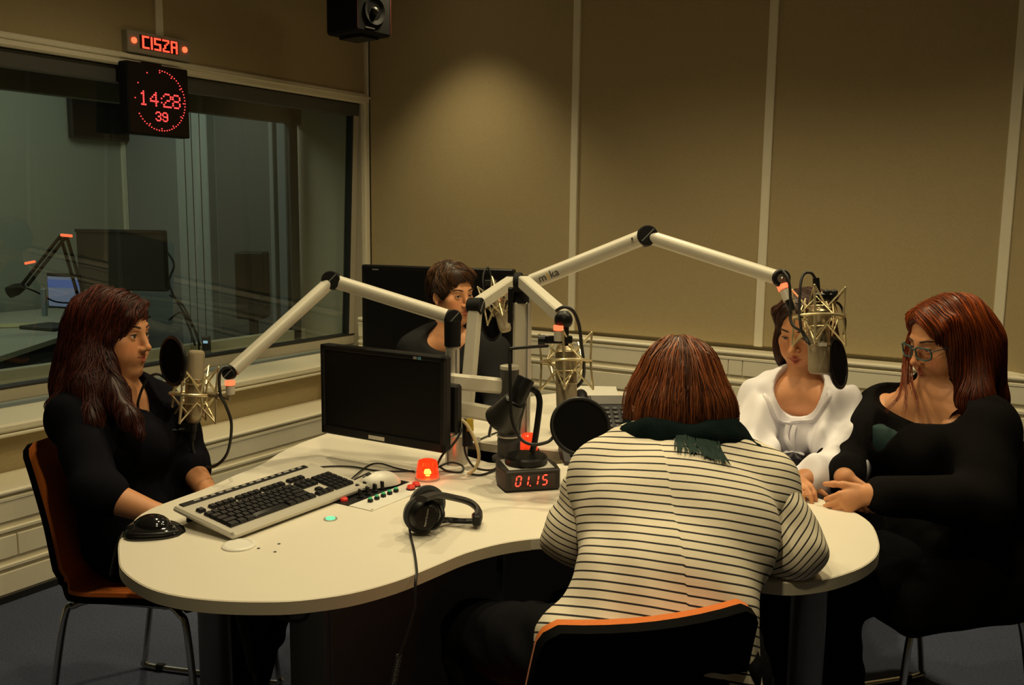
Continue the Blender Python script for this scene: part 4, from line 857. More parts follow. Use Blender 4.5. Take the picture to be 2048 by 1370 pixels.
# ---- desk telephone
ph0 = onz(1190, 900, TZ); pR = rotz(math.radians(35)); pt_ = rotx(math.radians(28)); PR = pR @ pt_
tel = thing('desk_telephone', 'dark grey desk telephone with grey keys behind the striped shirt', 'telephone', (*onz(1212, 842, TZ + 0.06)[:2], TZ))
TB = mat('telephone_grey', (0.022, 0.023, 0.027), 0.5, spec=.25); tc_ = onz(1212, 842, TZ + 0.06)
ob('housing', MB().box(tc_, (0.21, 0.24, 0.035), PR, 0.01), TB, tel)
ob('stand', MB().prism([(-0.11, 0.0), (0.11, 0.0), (0.11, 0.05), (-0.11, 0.012)], -0.10, 0.10, pR @ np.array([[0, 0, 1.0], [1, 0, 0], [0, 1, 0]]), tc_ - np.array([0, 0, 0.06])), BLKM, tel)
ob('display', MB().box(tc_ + PR @ np.array([0.02, 0.085, 0.018]), (0.12, 0.045, 0.004), PR), mat('lcd_grey', (0.085, 0.08, 0.07), 0.35), tel)
ob('handset', MB().tube(spline([tc_ + PR @ np.array(q) for q in ((-0.075, -0.10, 0.03), (-0.075, -0.06, 0.048), (-0.075, 0.06, 0.048), (-0.075, 0.10, 0.03))], 6), 0.019, 12), BLK, tel)
KG = mat('phone_key', (0.055, 0.052, 0.05), 0.45); GG = mat('phone_green_led', (0.05, 0.4, 0.15), 0.4, emit=(.05, .8, .3), estr=.5)
for r in range(5):
    for c_ in range(4):
        ob('phone_key', MB().box(tc_ + PR @ np.array([-0.02 + c_ * 0.026, 0.04 - r * 0.022, 0.0195]), (0.017, 0.012, 0.006), PR, 0.002), GG if (r == 0 and c_ == 0) else KG, tel)
# low dark tray in front of the phone
q = onz(1150, 925, TZ); tr = thing('phone_plinth', 'low dark wedge-shaped console under the round pop filter', 'console', (q[0], q[1], TZ))
ob('wedge', MB().prism([(-0.09, 0.0), (0.09, 0.0), (0.09, 0.055), (-0.09, 0.012)], -0.075, 0.075, rotz(math.radians(35)) @ np.array([[0, 0, 1.0], [1, 0, 0], [0, 1, 0]]), (q[0], q[1] + 0.07, TZ)), DKPL, tr)
ob('wedge_top', MB().box((q[0], q[1] + .07, TZ + 0.038), (0.11, 0.13, 0.004), rotz(math.radians(35)) @ rotx(math.atan2(0.043, 0.18)), 0.001), BLK, tr)
# white paper at the rear
q = onz(1180, 788, TZ); tag(ob('paper_sheet', MB().box((q[0], q[1] + .02, TZ + 0.0015), (0.21, 0.297, 0.002), rotz(0.5)), WHITEP), 'white paper sheet lying on the far tabletop', 'paper')

# ================================================================ things on the walls
# ---- television behind the short-haired woman
td = 4.45
ta, tb = at(722, 535, td + .18), at(1026, 533, td - .10); tx = nrm([tb[0] - ta[0], tb[1] - ta[1], 0]); TW = float(np.linalg.norm((tb - ta)[:2])); TH = TW * 0.60
TR = np.array([tx, np.cross([0, 0, 1.0], tx), [0, 0, 1.0]]).T; tc0 = (ta + tb) / 2; tc0[2] = (ta[2] + tb[2]) / 2 - TH / 2
tv = thing('television', 'large black television on a stand behind the short-haired woman', 'television', (tc0[0], tc0[1], 0))
ob('housing', MB().box(tc0 + TR @ np.array([0, 0.025, 0]), (TW, 0.045, TH), TR, 0.006), BLK, tv)
ob('screen', MB().box(tc0 + TR @ np.array([0, 0.001, 0.01]), (TW - 0.05, 0.004, TH - 0.07), TR), sc_, tv)
ob('badge', MB().box(tc0 + TR @ np.array([-TW * .40, -0.0005, TH / 2 - 0.022]), (0.035, 0.002, 0.006), TR), DKG, tv)
ob('stand_post', MB().cyl((tc0[0], tc0[1], 0.03), (tc0[0], tc0[1], tc0[2]), 0.03, n=20), BLK, tv); ob('stand_base', MB().box((tc0[0], tc0[1], 0.015), (0.5, 0.35, 0.03), TR, 0.006), BLK, tv)
# ---- loudspeaker high in the corner
sp0 = at(717, 20, 4.62); SR = rotz(math.radians(14)); spw, spd, sph = 0.23, 0.235, 0.38
sc0 = np.array([sp0[0], sp0[1], at(722, 72, 4.62)[2] + sph / 2])
spk = thing('wall_loudspeaker', 'black wall loudspeaker with a horn high in the corner', 'loudspeaker', sc0 - np.array([0, 0, sph / 2]))
SFm = np.array([nrm([RM[0][0] * .55 + VD[0] * -.45 * 1, RM[0][1] * .55 + VD[1] * -.45, 0]), [0, 0, 0], [0, 0, 1.0]]); SFm[1] = np.cross(SFm[2], SFm[0]); SFm = SFm.T
ob('cabinet', MB().box(sc0, (spw, spd, sph), SFm, 0.012), BLKM, spk)
fr_ = lambda a, b: sc0 + SFm @ np.array([spw / 2, a, b])
FN = frame(SFm[:, 0])
ob('horn', MB().lathe([(0.066, 0.0), (0.07, 0.004), (0.066, 0.008), (0.05, 0.002), (0.02, -0.012), (0.0, -0.014)], fr_(0, -0.08), FN, 36), BLKM, spk)
ob('dust_cap', MB().ell(fr_(0, -0.08) + SFm[:, 0] * 0.002, (0.02, 0.02, 0.02)), mat('grey_cone', (0.022, 0.021, 0.02), 0.5), spk, 180)
ob('woofer', MB().torus(fr_(0, 0.08), SFm[:, 0], 0.068, 0.008), DKPL, spk)
ob('badge', MB().box(fr_(-0.03, -0.165) + SFm[:, 0] * .002, (0.003, 0.06, 0.006), SFm), DKG, spk)
for s in (-1, 1): ob('red_edge', MB().box(fr_(s * (spd / 2 - .008), 0), (0.004, 0.004, sph - 0.03), SFm), mat('dark_red_line', (0.10, 0.02, 0.015), 0.5), spk)
ob('bracket', MB().tube([sc0 + np.array([0, 0, sph / 2 - .01]), (sc0[0], sc0[1], CEIL - .001)], 0.016, 12), BLK, spk)
ob('foot_rail', MB().box(sc0 - np.array([0, 0, sph / 2 + 0.008]), (spw * 0.7, spd * 0.5, 0.016), SFm), BLK, spk)
# ---- CISZA sign
LR2 = np.array([[0, 0, 1.0], [1.0, 0, 0], [0, 1.0, 0]])          # columns: right = +Y, up = +Z, normal = +X
g0, g1 = onx(250, 60, XL + .03), onx(377, 125, XL + .03); gy0, gy1 = g0[1], g1[1]; gz1, gz0 = onx(250, 58, XL + .03)[2], 2.172
sg = thing('warning_sign', 'beige sign box with red lit letters CISZA above the window', 'lit sign', (XL + 0.02, (gy0 + gy1) / 2, gz0))
ob('box', MB().box((XL + 0.022, (gy0 + gy1) / 2, (gz0 + gz1) / 2), (0.045, gy1 - gy0, gz1 - gz0), bev=0.003), mat('beige_box', (0.34, 0.31, 0.24), 0.5), sg)
cy0, cy1 = gy0 + (gy1 - gy0) * 0.185, gy0 + (gy1 - gy0) * 0.80; zc_ = (gz0 + gz1) / 2 + 0.004; hh = (gz1 - gz0) * 0.62
ob('display', MB().box((XL + 0.0455, (cy0 + cy1) / 2, zc_), (0.003, cy1 - cy0, hh)), mat('display_black', (0.008, 0.004, 0.004), 0.4), sg)
for y in (gy0 + (gy1 - gy0) * 0.095, gy0 + (gy1 - gy0) * 0.905): ob('red_lamp', MB().cyl((XL + 0.044, y, zc_), (XL + 0.050, y, zc_), 0.0135, n=20), mat('red_lamp', (0.6, 0.1, 0.04), 0.4, emit=(1, .10, .035), estr=2.4), sg)
GL = {'C': ['1111', '1000', '1000', '1000', '1000', '1000', '1111'], 'I': ['1'] * 7, 'S': ['1111', '1000', '1000', '1111', '0001', '0001', '1111'],
      'Z': ['1111', '0001', '0010', '0100', '0100', '1000', '1111'], 'A': ['1111', '1001', '1001', '1111', '1001', '1001', '1001']}
cw_ = (cy1 - cy0) / 22.5; yy = cy0 + cw_ * 1.2
for chh in 'CISZA':
    m = MB(); w_ = len(GL[chh][0])
    for r, row in enumerate(GL[chh]):
        for c_, b_ in enumerate(row):
            if b_ == '1': m.box((XL + 0.0475, yy + (c_ + .5) * cw_, zc_ + hh * 0.40 - r * hh * 0.80 / 6), (0.003, cw_ * 0.96, hh * 0.80 / 6 * 0.96), bev=0.0004)
    ob('letter', m, RED, sg); yy += (w_ + 0.9) * cw_
# ---- LED wall clock 14:28 39
k0_, k1_ = onx(250, 120, XL + .09), onx(378, 275, XL + .09)
ky0, ky1, kz0, kz1 = onx(256, 200, XL + .09)[1], onx(378, 200, XL + .09)[1], onx(378, 277, XL + .09)[2], 2.125
kcy, kcz = (ky0 + ky1) / 2, (kz0 + kz1) / 2; kh = kz1 - kz0
wc = thing('led_wall_clock', 'square black wall clock with red dots showing 14:28 39', 'wall clock', (XL + 0.06, kcy, kz0))
ob('case', MB().box((XL + 0.058, kcy, kcz), (0.062, ky1 - ky0, kh), bev=0.004), BLKM, wc)
fc = XL + 0.0895
ob('face', MB().box((fc, kcy, kcz), (0.002, ky1 - ky0 - 0.012, kh - 0.012)), mat('display_black', (0.008, 0.004, 0.004), 0.4), wc)
DOT = mat('red_dot', (0.5, 0.02, 0.02), 0.4, emit=(1.0, 0.05, 0.045), estr=2.6)
def dots(nm, pts, r): 
    m = MB()
    for y, z in pts: m.cyl((fc + 0.0006, y, z), (fc + 0.003, y, z), r, n=8)
    return ob(nm, m, DOT, wc, kind='stuff' if nm == 'seconds_ring' else None)
Rr = min(ky1 - ky0, kh) * 0.425; oy = kcy + 0.006
sec = [(oy + Rr * math.sin(2 * math.pi * i / 60), kcz + Rr * math.cos(2 * math.pi * i / 60)) for i in range(60) if i <= 39 or i % 5 == 0]
sec += [(oy + Rr * .93 * math.sin(2 * math.pi * i / 60), kcz + Rr * .93 * math.cos(2 * math.pi * i / 60)) for i in range(0, 40, 5)]
dots('seconds_ring', sec, 0.0026)
G5 = {'1': ['00100', '01100', '00100', '00100', '00100', '00100', '01110'], '4': ['00010', '00110', '01010', '10010', '11111', '00010', '00010'], '2': ['01110', '10001', '00001', '00110', '01000', '10000', '11111'],
      '8': ['01110', '10001', '10001', '01110', '10001', '10001', '01110'], '3': ['01110', '10001', '00001', '00110', '00001', '10001', '01110'], '9': ['01110', '10001', '10001', '01111', '00001', '10001', '01110']}
def dm(ch, y, z, p_, r): dots('digit', [(y + c_ * p_, z - r_ * p_) for r_, row in enumerate(G5[ch]) for c_, b_ in enumerate(row) if b_ == '1'], r)
p_ = (ky1 - ky0) * 0.0285; z0_ = kcz + 3.4 * p_
for ch, s_ in (('1', -11.2), ('4', -5.2), ('2', 2.3), ('8', 7.6)): dm(ch, oy + (s_ - .5) * p_ , z0_, p_, 0.0039)
dots('colon', [(oy - 0.0 * p_ + .5 * p_, z0_ - 2.2 * p_), (oy + .5 * p_, z0_ - 4.2 * p_)], 0.0034)
q_ = p_ * 0.66
for ch, s_ in (('3', -4.9), ('9', 1.0)): dm(ch, oy + s_ * q_ + .2 * p_, kcz - 5.6 * p_, q_, 0.0031)
ob('hanger', MB().box((XL + 0.02, kcy, kz1 + .002), (0.06, 0.1, 0.02)), BLK, wc)
# ================================================================ control room furniture seen through the glass
CT = mat('grey_beige_desk', (0.42, 0.41, 0.33), 0.5); DK = mat('charcoal_cabinet', (0.018, 0.019, 0.02), 0.7)
a_, b_, c_, d_ = onz(0, 712, 0.74), onz(225, 640, 0.74), onz(330, 606, 0.74), onz(0, 600, 0.74)
cd = thing('control_desk', 'long grey control room desk behind the window glass', 'desk', ((a_[0] + b_[0]) / 2, (a_[1] + b_[1]) / 2, 0))
out = [(CX + .06, 1.2), (-4.72, 1.2), (a_[0], a_[1]), (b_[0], b_[1]), (-6.05, 4.35), (CX + .06, 4.45)]
ob('desktop', MB().prism(out, 0.71, 0.74, bev=.002), CT, cd); ob('cabinet', MB().prism([(x - .06 if i in (1, 2, 3) else x, y) for i, (x, y) in enumerate(out)], 0.0, 0.70), DK, cd)
CM = thing('control_monitor', 'large dark monitor back on the control room desk', 'monitor', at(243, 600, 6.0))
m0, m1 = at(155, 460, 6.1), at(331, 458, 6.0); mv = nrm((m1 - m0) * np.array([1, 1, 0])); MRc = np.array([mv, np.cross([0, 0, 1.0], mv), [0, 0, 1.0]]).T; mw = float(np.linalg.norm(m1 - m0)); hh_ = 0.40
mcc = (m0 + m1) / 2 - np.array([0, 0, hh_ / 2]); ob('housing', MB().box(mcc, (mw, 0.05, hh_), MRc, .008), DKPL, CM); ob('edge_frame', MB().box(mcc + MRc @ np.array([0, -.028, hh_ / 2 - .01]), (mw, .008, .02), MRc), DK, CM)
ob('stand', MB().box(mcc - np.array([0, 0, hh_ / 2 + .08]), (.07, .04, .2), MRc, .005), DKPL, CM); ob('foot', MB().box((mcc[0], mcc[1], .75), (.25, .2, .02), MRc, .004), DKPL, CM)
LT = thing('control_laptop', 'laptop with a pale blue lit screen behind the glass', 'laptop', at(128, 612, 5.7))
l0, l1 = at(94, 545, 5.75), at(162, 548, 5.65); lv = nrm((l1 - l0) * np.array([1, 1, 0])); LRc = np.array([lv, np.cross([0, 0, 1.0], lv), [0, 0, 1.0]]).T; lw_ = float(np.linalg.norm(l1 - l0)); lc = (l0 + l1) / 2
ob('lid', MB().box(lc - np.array([0, 0, .11]), (lw_, .012, .22), LRc, .003), DKPL, LT); ob('screen', MB().box(lc - np.array([0, 0, .115]) - LRc[:, 1] * .0075, (lw_ - .02, .002, .185), LRc), mat('laptop_screen', (.2, .2, .3), .3, emit=(.30, .33, .50), estr=.34), LT)
ob('window_bar', MB().box(lc - np.array([0, 0, .065]) - LRc[:, 1] * .009, (lw_ - .02, .002, .05), LRc), mat('screen_blue', (.1, .15, .4), .3, emit=(.12, .18, .55), estr=.4), LT)
ob('base', MB().box((lc[0] - LRc[0, 1] * .12, lc[1] - LRc[1, 1] * .12, .752), (lw_, .22, .02), LRc, .004), DKPL, LT)
CB = thing('control_boom', 'black folding microphone boom arm in the control room', 'microphone arm', onz(168, 610, .74))
pts = [at(168, 612, 5.45), at(127, 472, 5.40), at(48, 572, 5.30), at(18, 585, 5.30)]
for (p, q), nm in zip(zip(pts[:-1], pts[1:]), ('lower_arm', 'upper_arm', 'microphone')):
    if nm == 'microphone': ob(nm, MB().tube([p, (p + q) / 2, q], [.02, .035, .035], 14), BLKM, CB)
    else:
        for s in (-1, 1): ob(nm, MB().tube([p + RM[0] * .018 * s, q + RM[0] * .018 * s], .010, 8), BLKM, CB)
ob('ring_reflection', MB().cyl(at(122, 470, 5.37), at(144, 472, 5.37), .008, n=12), REDRING, CB); ob('ring_reflection', MB().cyl(at(50, 527, 5.33), at(70, 523, 5.33), .007, n=12), REDRING, CB)  # reflections of the red signal rings, added here as small glowing rods
ob('cable_loop', MB().tube(spline([at(160, 595, 5.4), at(150, 605, 5.4), at(110, 603, 5.38), at(75, 585, 5.35), at(50, 575, 5.32)], 6), .005, 6), BLKM, CB)
w0, w1 = onx(133, 165, CX + .03), onx(267, 285, CX + .03)
WS = thing('wall_screen', 'dark flat screen hung on the control room wall', 'screen', (CX + .03, (w0[1] + w1[1]) / 2, w1[2])); ob('housing', MB().box((CX + .04, (w0[1] + w1[1]) / 2, (w0[2] + w1[2]) / 2), (.05, w1[1] - w0[1], w0[2] - w1[2]), bev=.005), DK, WS)
ob('screen', MB().box((CX + .066, (w0[1] + w1[1]) / 2, (w0[2] + w1[2]) / 2), (.003, w1[1] - w0[1] - .03, w0[2] - w1[2] - .03)), sc_, WS)
tag(ob('paper_stack', MB().box(onz(25, 652, .742), (.25, .2, .012), rotz(.9)), mat('yellow_paper', (.55, .48, .25), .8)), 'yellowish paper lying on the control room desk', 'paper')
tag(ob('white_clip', MB().box(at(88, 605, 5.35), (.03, .02, .16), rotz(.6), .004), mat('pale_blue_plastic', (.45, .52, .58), .5)), 'small pale upright holder on the control room desk', 'holder')
s0 = at(505, 545, 5.85); SP2 = thing('control_loudspeaker', 'tall dark loudspeaker standing before the control room side wall', 'loudspeaker', (s0[0], s0[1], 0)); ob('cabinet', MB().box((s0[0], s0[1], 1.0), (.18, .18, .42), rotz(.6), .01), DK, SP2); ob('stand', MB().cyl((s0[0], s0[1], .02), (s0[0], s0[1], .8), .03, n=16), DK, SP2); ob('foot', MB().box((s0[0], s0[1], .01), (.2, .2, .02), rotz(.6)), DK, SP2)
for i, (P, lab) in enumerate([([at(335, 505, 5.3), at(348, 530, 5.25), at(338, 565, 5.2), at(355, 605, 5.15), at(392, 665, 5.1), at(398, 700, 5.08)], 'black cable hanging beyond the left pop filter'), ([at(340, 590, 5.3), at(365, 610, 5.25), at(385, 650, 5.2), at(400, 690, 5.1)], 'second dark cable behind the glass beside the dark monitor'), ([at(338, 640, 5.3), at(362, 625, 5.25), at(376, 650, 5.2), at(390, 690, 5.1)], 'short dark lead behind the glass above the sill')]):
    cable('control_cable', lab, P, .006, BLKM, 'control room cables')
p = onx(413, 690, -4.12); zb_ = 0.622; hz_ = p[2] + .05 - zb_; DV = thing('handheld_device', 'small dark device with a pale blue display behind the glass', 'device', (p[0], p[1], zb_))
ob('case', MB().box((p[0], p[1], zb_ + hz_ / 2), (.045, .028, hz_), rotz(.6), .006), DKPL, DV); ob('display', MB().box(np.array([p[0], p[1], zb_ + hz_ * .78]) - VD * .017, (.024, .004, .014), rotz(.55)), mat('device_lcd', (.2, .3, .35), .3, emit=(.35, .6, .75), estr=.7), DV)
# ---- leads under the near end of the table
c0_, c1_ = at(478, 1222, 2.0), at(508, 1345, 2.0)
tag(ob('spiral_cable', MB().tube([c0_ + (c1_ - c0_) * s + .008 * (RM[0] * math.cos(s * 190) + VD * math.sin(s * 190)) for s in np.linspace(0, 1, 240)], .0028, 5), RUB, None, 60), 'black coiled cord hanging beside the near table leg', 'cable')
cable('hanging_strap', 'black lead drooping in a loop under the near table edge', [at(552, 1218, 1.95), at(562, 1234, 1.95), at(590, 1243, 1.95), at(612, 1236, 1.95), at(617, 1215, 1.95)], .004)
cable('floor_lead', 'black lead running down behind the near table leg to the floor', [at(486, 1222, 2.08), at(500, 1290, 2.1), at(512, 1370, 2.1), at(520, 1470, 2.1)], .005)
# ================================================================ chairs: black shell, orange pad, chrome sled frame
ORG = mat('orange_upholstery', (0.90, 0.21, 0.012), 0.7, var=0.06, scale=300, bump=0.25, bscale=600, sheen=0.2)
SHELL = mat('black_chair_shell', (0.005, 0.005, 0.0055), 0.7, spec=0.03)
def chair(label, c, f):
    """c: floor point under the seat centre, f: direction the sitter faces"""
    c = np.array([c[0], c[1], 0.0]); f = nrm([f[0], f[1], 0]); r = np.array([f[1], -f[0], 0.0])
    t = thing('upholstered_chair', label, 'chair', c, 'orange and black chairs')
    P = lambda x, y, z: c + r * x + f * y + np.array([0, 0, z])
    prof = spline([(0, 0.215, 0.425), (0, 0.19, 0.447), (0, 0.05, 0.445), (0, -0.12, 0.432), (0, -0.175, 0.448), (0, -0.198, 0.50), (0, -0.225, 0.62), (0, -0.262, 0.74), (0, -0.295, 0.832)], 5)[:, 1:]
    d = np.gradient(prof, axis=0); nn = np.stack([-d[:, 1], d[:, 0]], 1); nn /= np.linalg.norm(nn, axis=1)[:, None]
    nn = -nn if nn[5, 1] < 0 else nn                         # towards the sitter
    m = len(prof)
    def wid(i):
        s = i / (m - 1); w_ = 0.215 - 0.055 * max(0, 1 - abs(s - 0.52) / 0.10) * 0.5 - 0.055 * max(0, s - 0.5)
        if s > 0.95: w_ -= 0.028 * ((s - 0.95) / 0.05) ** 2
        if s < 0.05: w_ -= 0.03 * ((0.05 - s) / 0.05) ** 2
        return w_
    def layer(o0, o1, shrink):
        rings = []
        for i in range(m):
            w_ = wid(i) - shrink; bow = 0.016 if i > m * 0.55 else 0.006
            xs = np.linspace(-w_, w_, 9)
            a = [P(x, prof[i][0] + nn[i][0] * (o1 + bow * (x / w_) ** 2), prof[i][1] + nn[i][1] * (o1 + bow * (x / w_) ** 2)) for x in xs]
            b = [P(x, prof[i][0] + nn[i][0] * (o0 + bow * (x / w_) ** 2), prof[i][1] + nn[i][1] * (o0 + bow * (x / w_) ** 2)) for x in xs[::-1]]
            rings.append(a + b)
        return MB().rings(rings)
    ob('shell', layer(-0.018, 0.0, 0.0), SHELL, t, 50); ob('pad', layer(0.0, 0.012, 0.003), ORG, t, 60)
    for s in (-1, 1):
        x = s * 0.19
        ob('leg', MB().tube(spline([P(x * .9, 0.12, 0.425), P(x, 0.17, 0.41), P(x * 1.08, 0.20, 0.36), P(x * 1.15, 0.235, 0.03)], 6), 0.0095, 12), CHR, t)
        ob('leg', MB().tube(spline([P(x * .9, -0.10, 0.415), P(x, -0.15, 0.40), P(x * 1.08, -0.175, 0.36), P(x * 1.15, -0.235, 0.03)], 6), 0.0095, 12), CHR, t)
        ob('sled_runner', MB().tube(spline([P(x * 1.15, 0.236, 0.03), P(x * 1.15, 0.222, 0.0105), P(x * 1.15, 0.0, 0.0102), P(x * 1.15, -0.222, 0.0105), P(x * 1.15, -0.236, 0.03)], 6), 0.0095, 12), CHR, t)
        ob('side_rail', MB().tube([P(x * .9, 0.125, 0.42), P(x * .9, -0.105, 0.412)], 0.0095, 12), CHR, t)
        for y in (0.18, -0.18): ob('glide', MB().box(P(x * 1.15, y, 0.012), (0.022, 0.03, 0.022), np.array([r, f, [0, 0, 1]]).T, 0.004), BLK, t)
    ob('cross_bar', MB().tube([P(-0.17, 0.11, 0.414), P(0.17, 0.11, 0.414)], 0.008, 10), CHR, t)
    return t
a_, b_ = onz(105, 1186, 0.44), onz(340, 1214, 0.44); fA = nrm((b_ - a_) * np.array([1, 1, 0])); lA = np.array([-fA[1], fA[0], 0])
cAch = (a_ + b_) / 2 + lA * 0.215 + fA * 0.02; chair('orange chair by the window under the dark red haired woman', cAch, fA)
e0, e1_ = onz(1092, 1238, 0.852), onz(1508, 1190, 0.852); rE = nrm((e1_ - e0) * np.array([1, 1, 0])); fE = np.array([-rE[1], rE[0], 0])
cEch = (e0 + e1_) / 2 + fE * 0.285; chair('orange and black chair nearest the camera, seen from behind', cEch, fE)
fD = nrm([-0.66, -0.75, 0]); cDch = np.array([-0.33, 2.75, 0]); chair('chair at the right under the woman with glasses', cDch, fD)
fC = nrm((-VD - RM[0] * 0.55) * np.array([1, 1, 0])); cCch = np.array([-0.80, 3.12, 0]); chair('orange chair under the woman in the white blouse', cCch, fC)
fB = nrm((-VD + RM[0] * 0.55) * np.array([1, 1, 0])); cBch = at(905, 800, 3.92); chair('orange chair under the short-haired woman behind the monitor', cBch, fB)
# ================================================================ people
def skin_mat(name, col):
    m = mat(name, col, 0.48, var=0.05, scale=60, spec=0.35, sss=0.12, bump=0.06, bscale=900)
    attr_mix(m, 'lip', (0.42, 0.085, 0.065)); attr_mix(m, 'flush', (min(1, col[0] * 1.0), col[1] * 0.72, col[2] * 0.65)); return m
SKIN = skin_mat('skin', (0.64, 0.30, 0.145))
EYEM = mat('eye_white', (0.70, 0.66, 0.60), 0.15, var=0.02); attr_mix(EYEM, 'iris', (0.035, 0.018, 0.010))
def hair_mat(name, c1, c2, rough=0.45):
    m = mat(name, c1, rough, var=0.15, scale=90, spec=0.32); attr_mix(m, 'tone', c2); return m
BLKCL = mat('black_cloth', (0.0065, 0.006, 0.006), 0.95, var=0.2, scale=200, bump=0.3, bscale=500, spec=0.06)
NAVY = mat('navy_black_cloth', (0.006, 0.006, 0.0095), 0.95, var=0.2, scale=200, bump=0.3, bscale=500, spec=0.06)
DENIM = mat('dark_trousers', (0.007, 0.007, 0.009), 0.95, spec=0.06, var=0.2, scale=160, bump=0.3, bscale=400)
SHOE = mat('black_shoe', (0.010, 0.010, 0.010), 0.45)

def look(u, rel):
    """horizontal direction for somebody seen at column u, turned rel degrees to the image right from facing the camera"""
    r = _ray(u, 426); f = nrm([-r[0], -r[1], 0]); return rotz(math.radians(rel)) @ f
class Head:
    """frame: x = person's right, y = forward, z = up; origin at eye level inside the skull"""
    def __init__(s, o, fwd, pitch=0.0, roll=0.0, sc=1.0):
        f = nrm(np.array([fwd[0], fwd[1], 0.0])); x = np.array([f[1], -f[0], 0.0]); R = np.array([x, f, [0, 0, 1.0]]).T
        s.R = R @ rotx(-pitch) @ roty(roll); s.o = np.asarray(o, float); s.s = sc
    def p(s, x, y, z): return s.o + s.R @ (np.array([x, y, z], float) * s.s)
    def inv(s, P): return (np.asarray(P) - s.o) @ s.R / s.s
    def E(s, c, r, R=None): return ell(s.p(*c), np.array(r) * s.s, s.R if R is None else s.R @ R)
    def Cp(s, a, b, ra, rb): return cap(s.p(*a), s.p(*b), ra * s.s, rb * s.s)
def face_field(S, h, cheek=1.0, jaw=1.0, nose=1.0, smile=0.0, eyeopen=0.0042, mouthopen=0.0, mw=1.0):
    S.add(h.E((0, -.015, .040), (.074, .094, .079)), .01)
    S.add(h.E((0, .038, .045), (.059, .049, .056)), .02)
    S.add(h.E((0, .034, -.028), (.058 * jaw, .056, .080)), .025)
    for q in (-1, 1):
        S.add(h.E((q * .040, .052, -.018), (.026, .027, .022)), .02)
        S.add(h.E((q * .034 * cheek, .054, -.050), (.027 * cheek, .030, .030 * cheek)), .02)
        S.add(h.Cp((q * .046 * jaw, .006, -.056), (q * .014, .060, -.101), .022 * cheek, .016), .026)
    S.add(h.E((0, .069, -.103), (.018, .019, .0155)), .016)
    S.add(h.E((0, .071, -.064), (.031, .022, .026)), .016)
    S.add(h.Cp((-.030, .079, .022), (.030, .079, .022), .0125, .0125), .015)
    for q in (-1, 1): S.sub(h.E((q * .034, .104, .000), (.019, .0180, .0125)), .014)
    S.add(h.Cp((0, .082, .020), (0, .083 + .023 * nose, -.028), .0085, .0095), .014)
    S.add(h.E((0, .083 + .0265 * nose, -.0335), (.0108, .0108, .0092)), .006)
    for q in (-1, 1):
        S.add(h.E((q * .0122, .083 + .014 * nose, -.0375), (.0072, .0105, .0074)), .006)
        S.add(h.E((q * .031, .0755, .001), (.0146, .0146, .0146)), .004)
    for q in (-1, 1):
        S.sub(h.E((q * .0062, .083 + .021 * nose, -.0435), (.0034, .0055, .0032)), .002)
        if eyeopen > 0.001: S.sub(h.E((q * .031, .0895, .0006), (.0136, .0105, eyeopen), roty(q * -0.10)), .0012)
        S.add(h.Cp((0, .0945, -.0598), (q * .0245 * mw, .0845 - (mw - 1) * .02, -.0640 + smile), .0047, .0026), .004)
        S.add(h.Cp((0, .0926, -.0708 - mouthopen), (q * .0235 * mw, .0845 - (mw - 1) * .02, -.0650 + smile), .0060, .0026), .004)
    for q in (-1, 1): S.sub(h.Cp((0, .0995, -.0655 - mouthopen / 2), (q * .0245 * mw, .0880 - (mw - 1) * .02, -.0645 + smile), .0022 + mouthopen * 0.55, .0012), .0018)
    for q in (-1, 1):
        S.add(h.E((q * .0735, -.008, -.008), (.0085, .016, .028), rotx(-0.2) @ rotz(q * 0.25)), .006)
        S.sub(h.E((q * .0815, -.003, -.006), (.004, .009, .017), rotx(-0.2)), .004)
        S.add(h.E((q * .076, .000, -.034), (.006, .008, .009)), .004)
def face_attrs(o, V, h, smile=0.0, mouthopen=0.0, mw=1.0):
    L = h.inv(V)
    def seg(a, b, ra, rb):
        a = np.array(a); b = np.array(b); ab = b - a; t = np.clip(((L - a) @ ab) / (ab @ ab), 0, 1); return np.linalg.norm(L - a - t[:, None] * ab, axis=1) - (ra + (rb - ra) * t)
    d = np.full(len(L), 1.0)
    for q in (-1, 1):
        d = np.minimum(d, seg((0, .0945, -.0598), (q * .0245 * mw, .0845 - (mw - 1) * .02, -.0640 + smile), .0055, .0016)); d = np.minimum(d, seg((0, .0926, -.0708 - mouthopen), (q * .0235 * mw, .0845 - (mw - 1) * .02, -.0650 + smile), .0066, .0016))
    attr(o, 'lip', np.clip(1 - (d + .0006) / .0022, 0, 1))
    fl = sum(np.exp(-(((L - np.array([q * .043, .07, -.035])) / .022) ** 2).sum(1)) for q in (-1, 1)) + np.exp(-(((L - np.array([0, .108, -.034])) / .012) ** 2).sum(1)) * .6
    attr(o, 'flush', np.clip(fl, 0, 1) * 0.8)
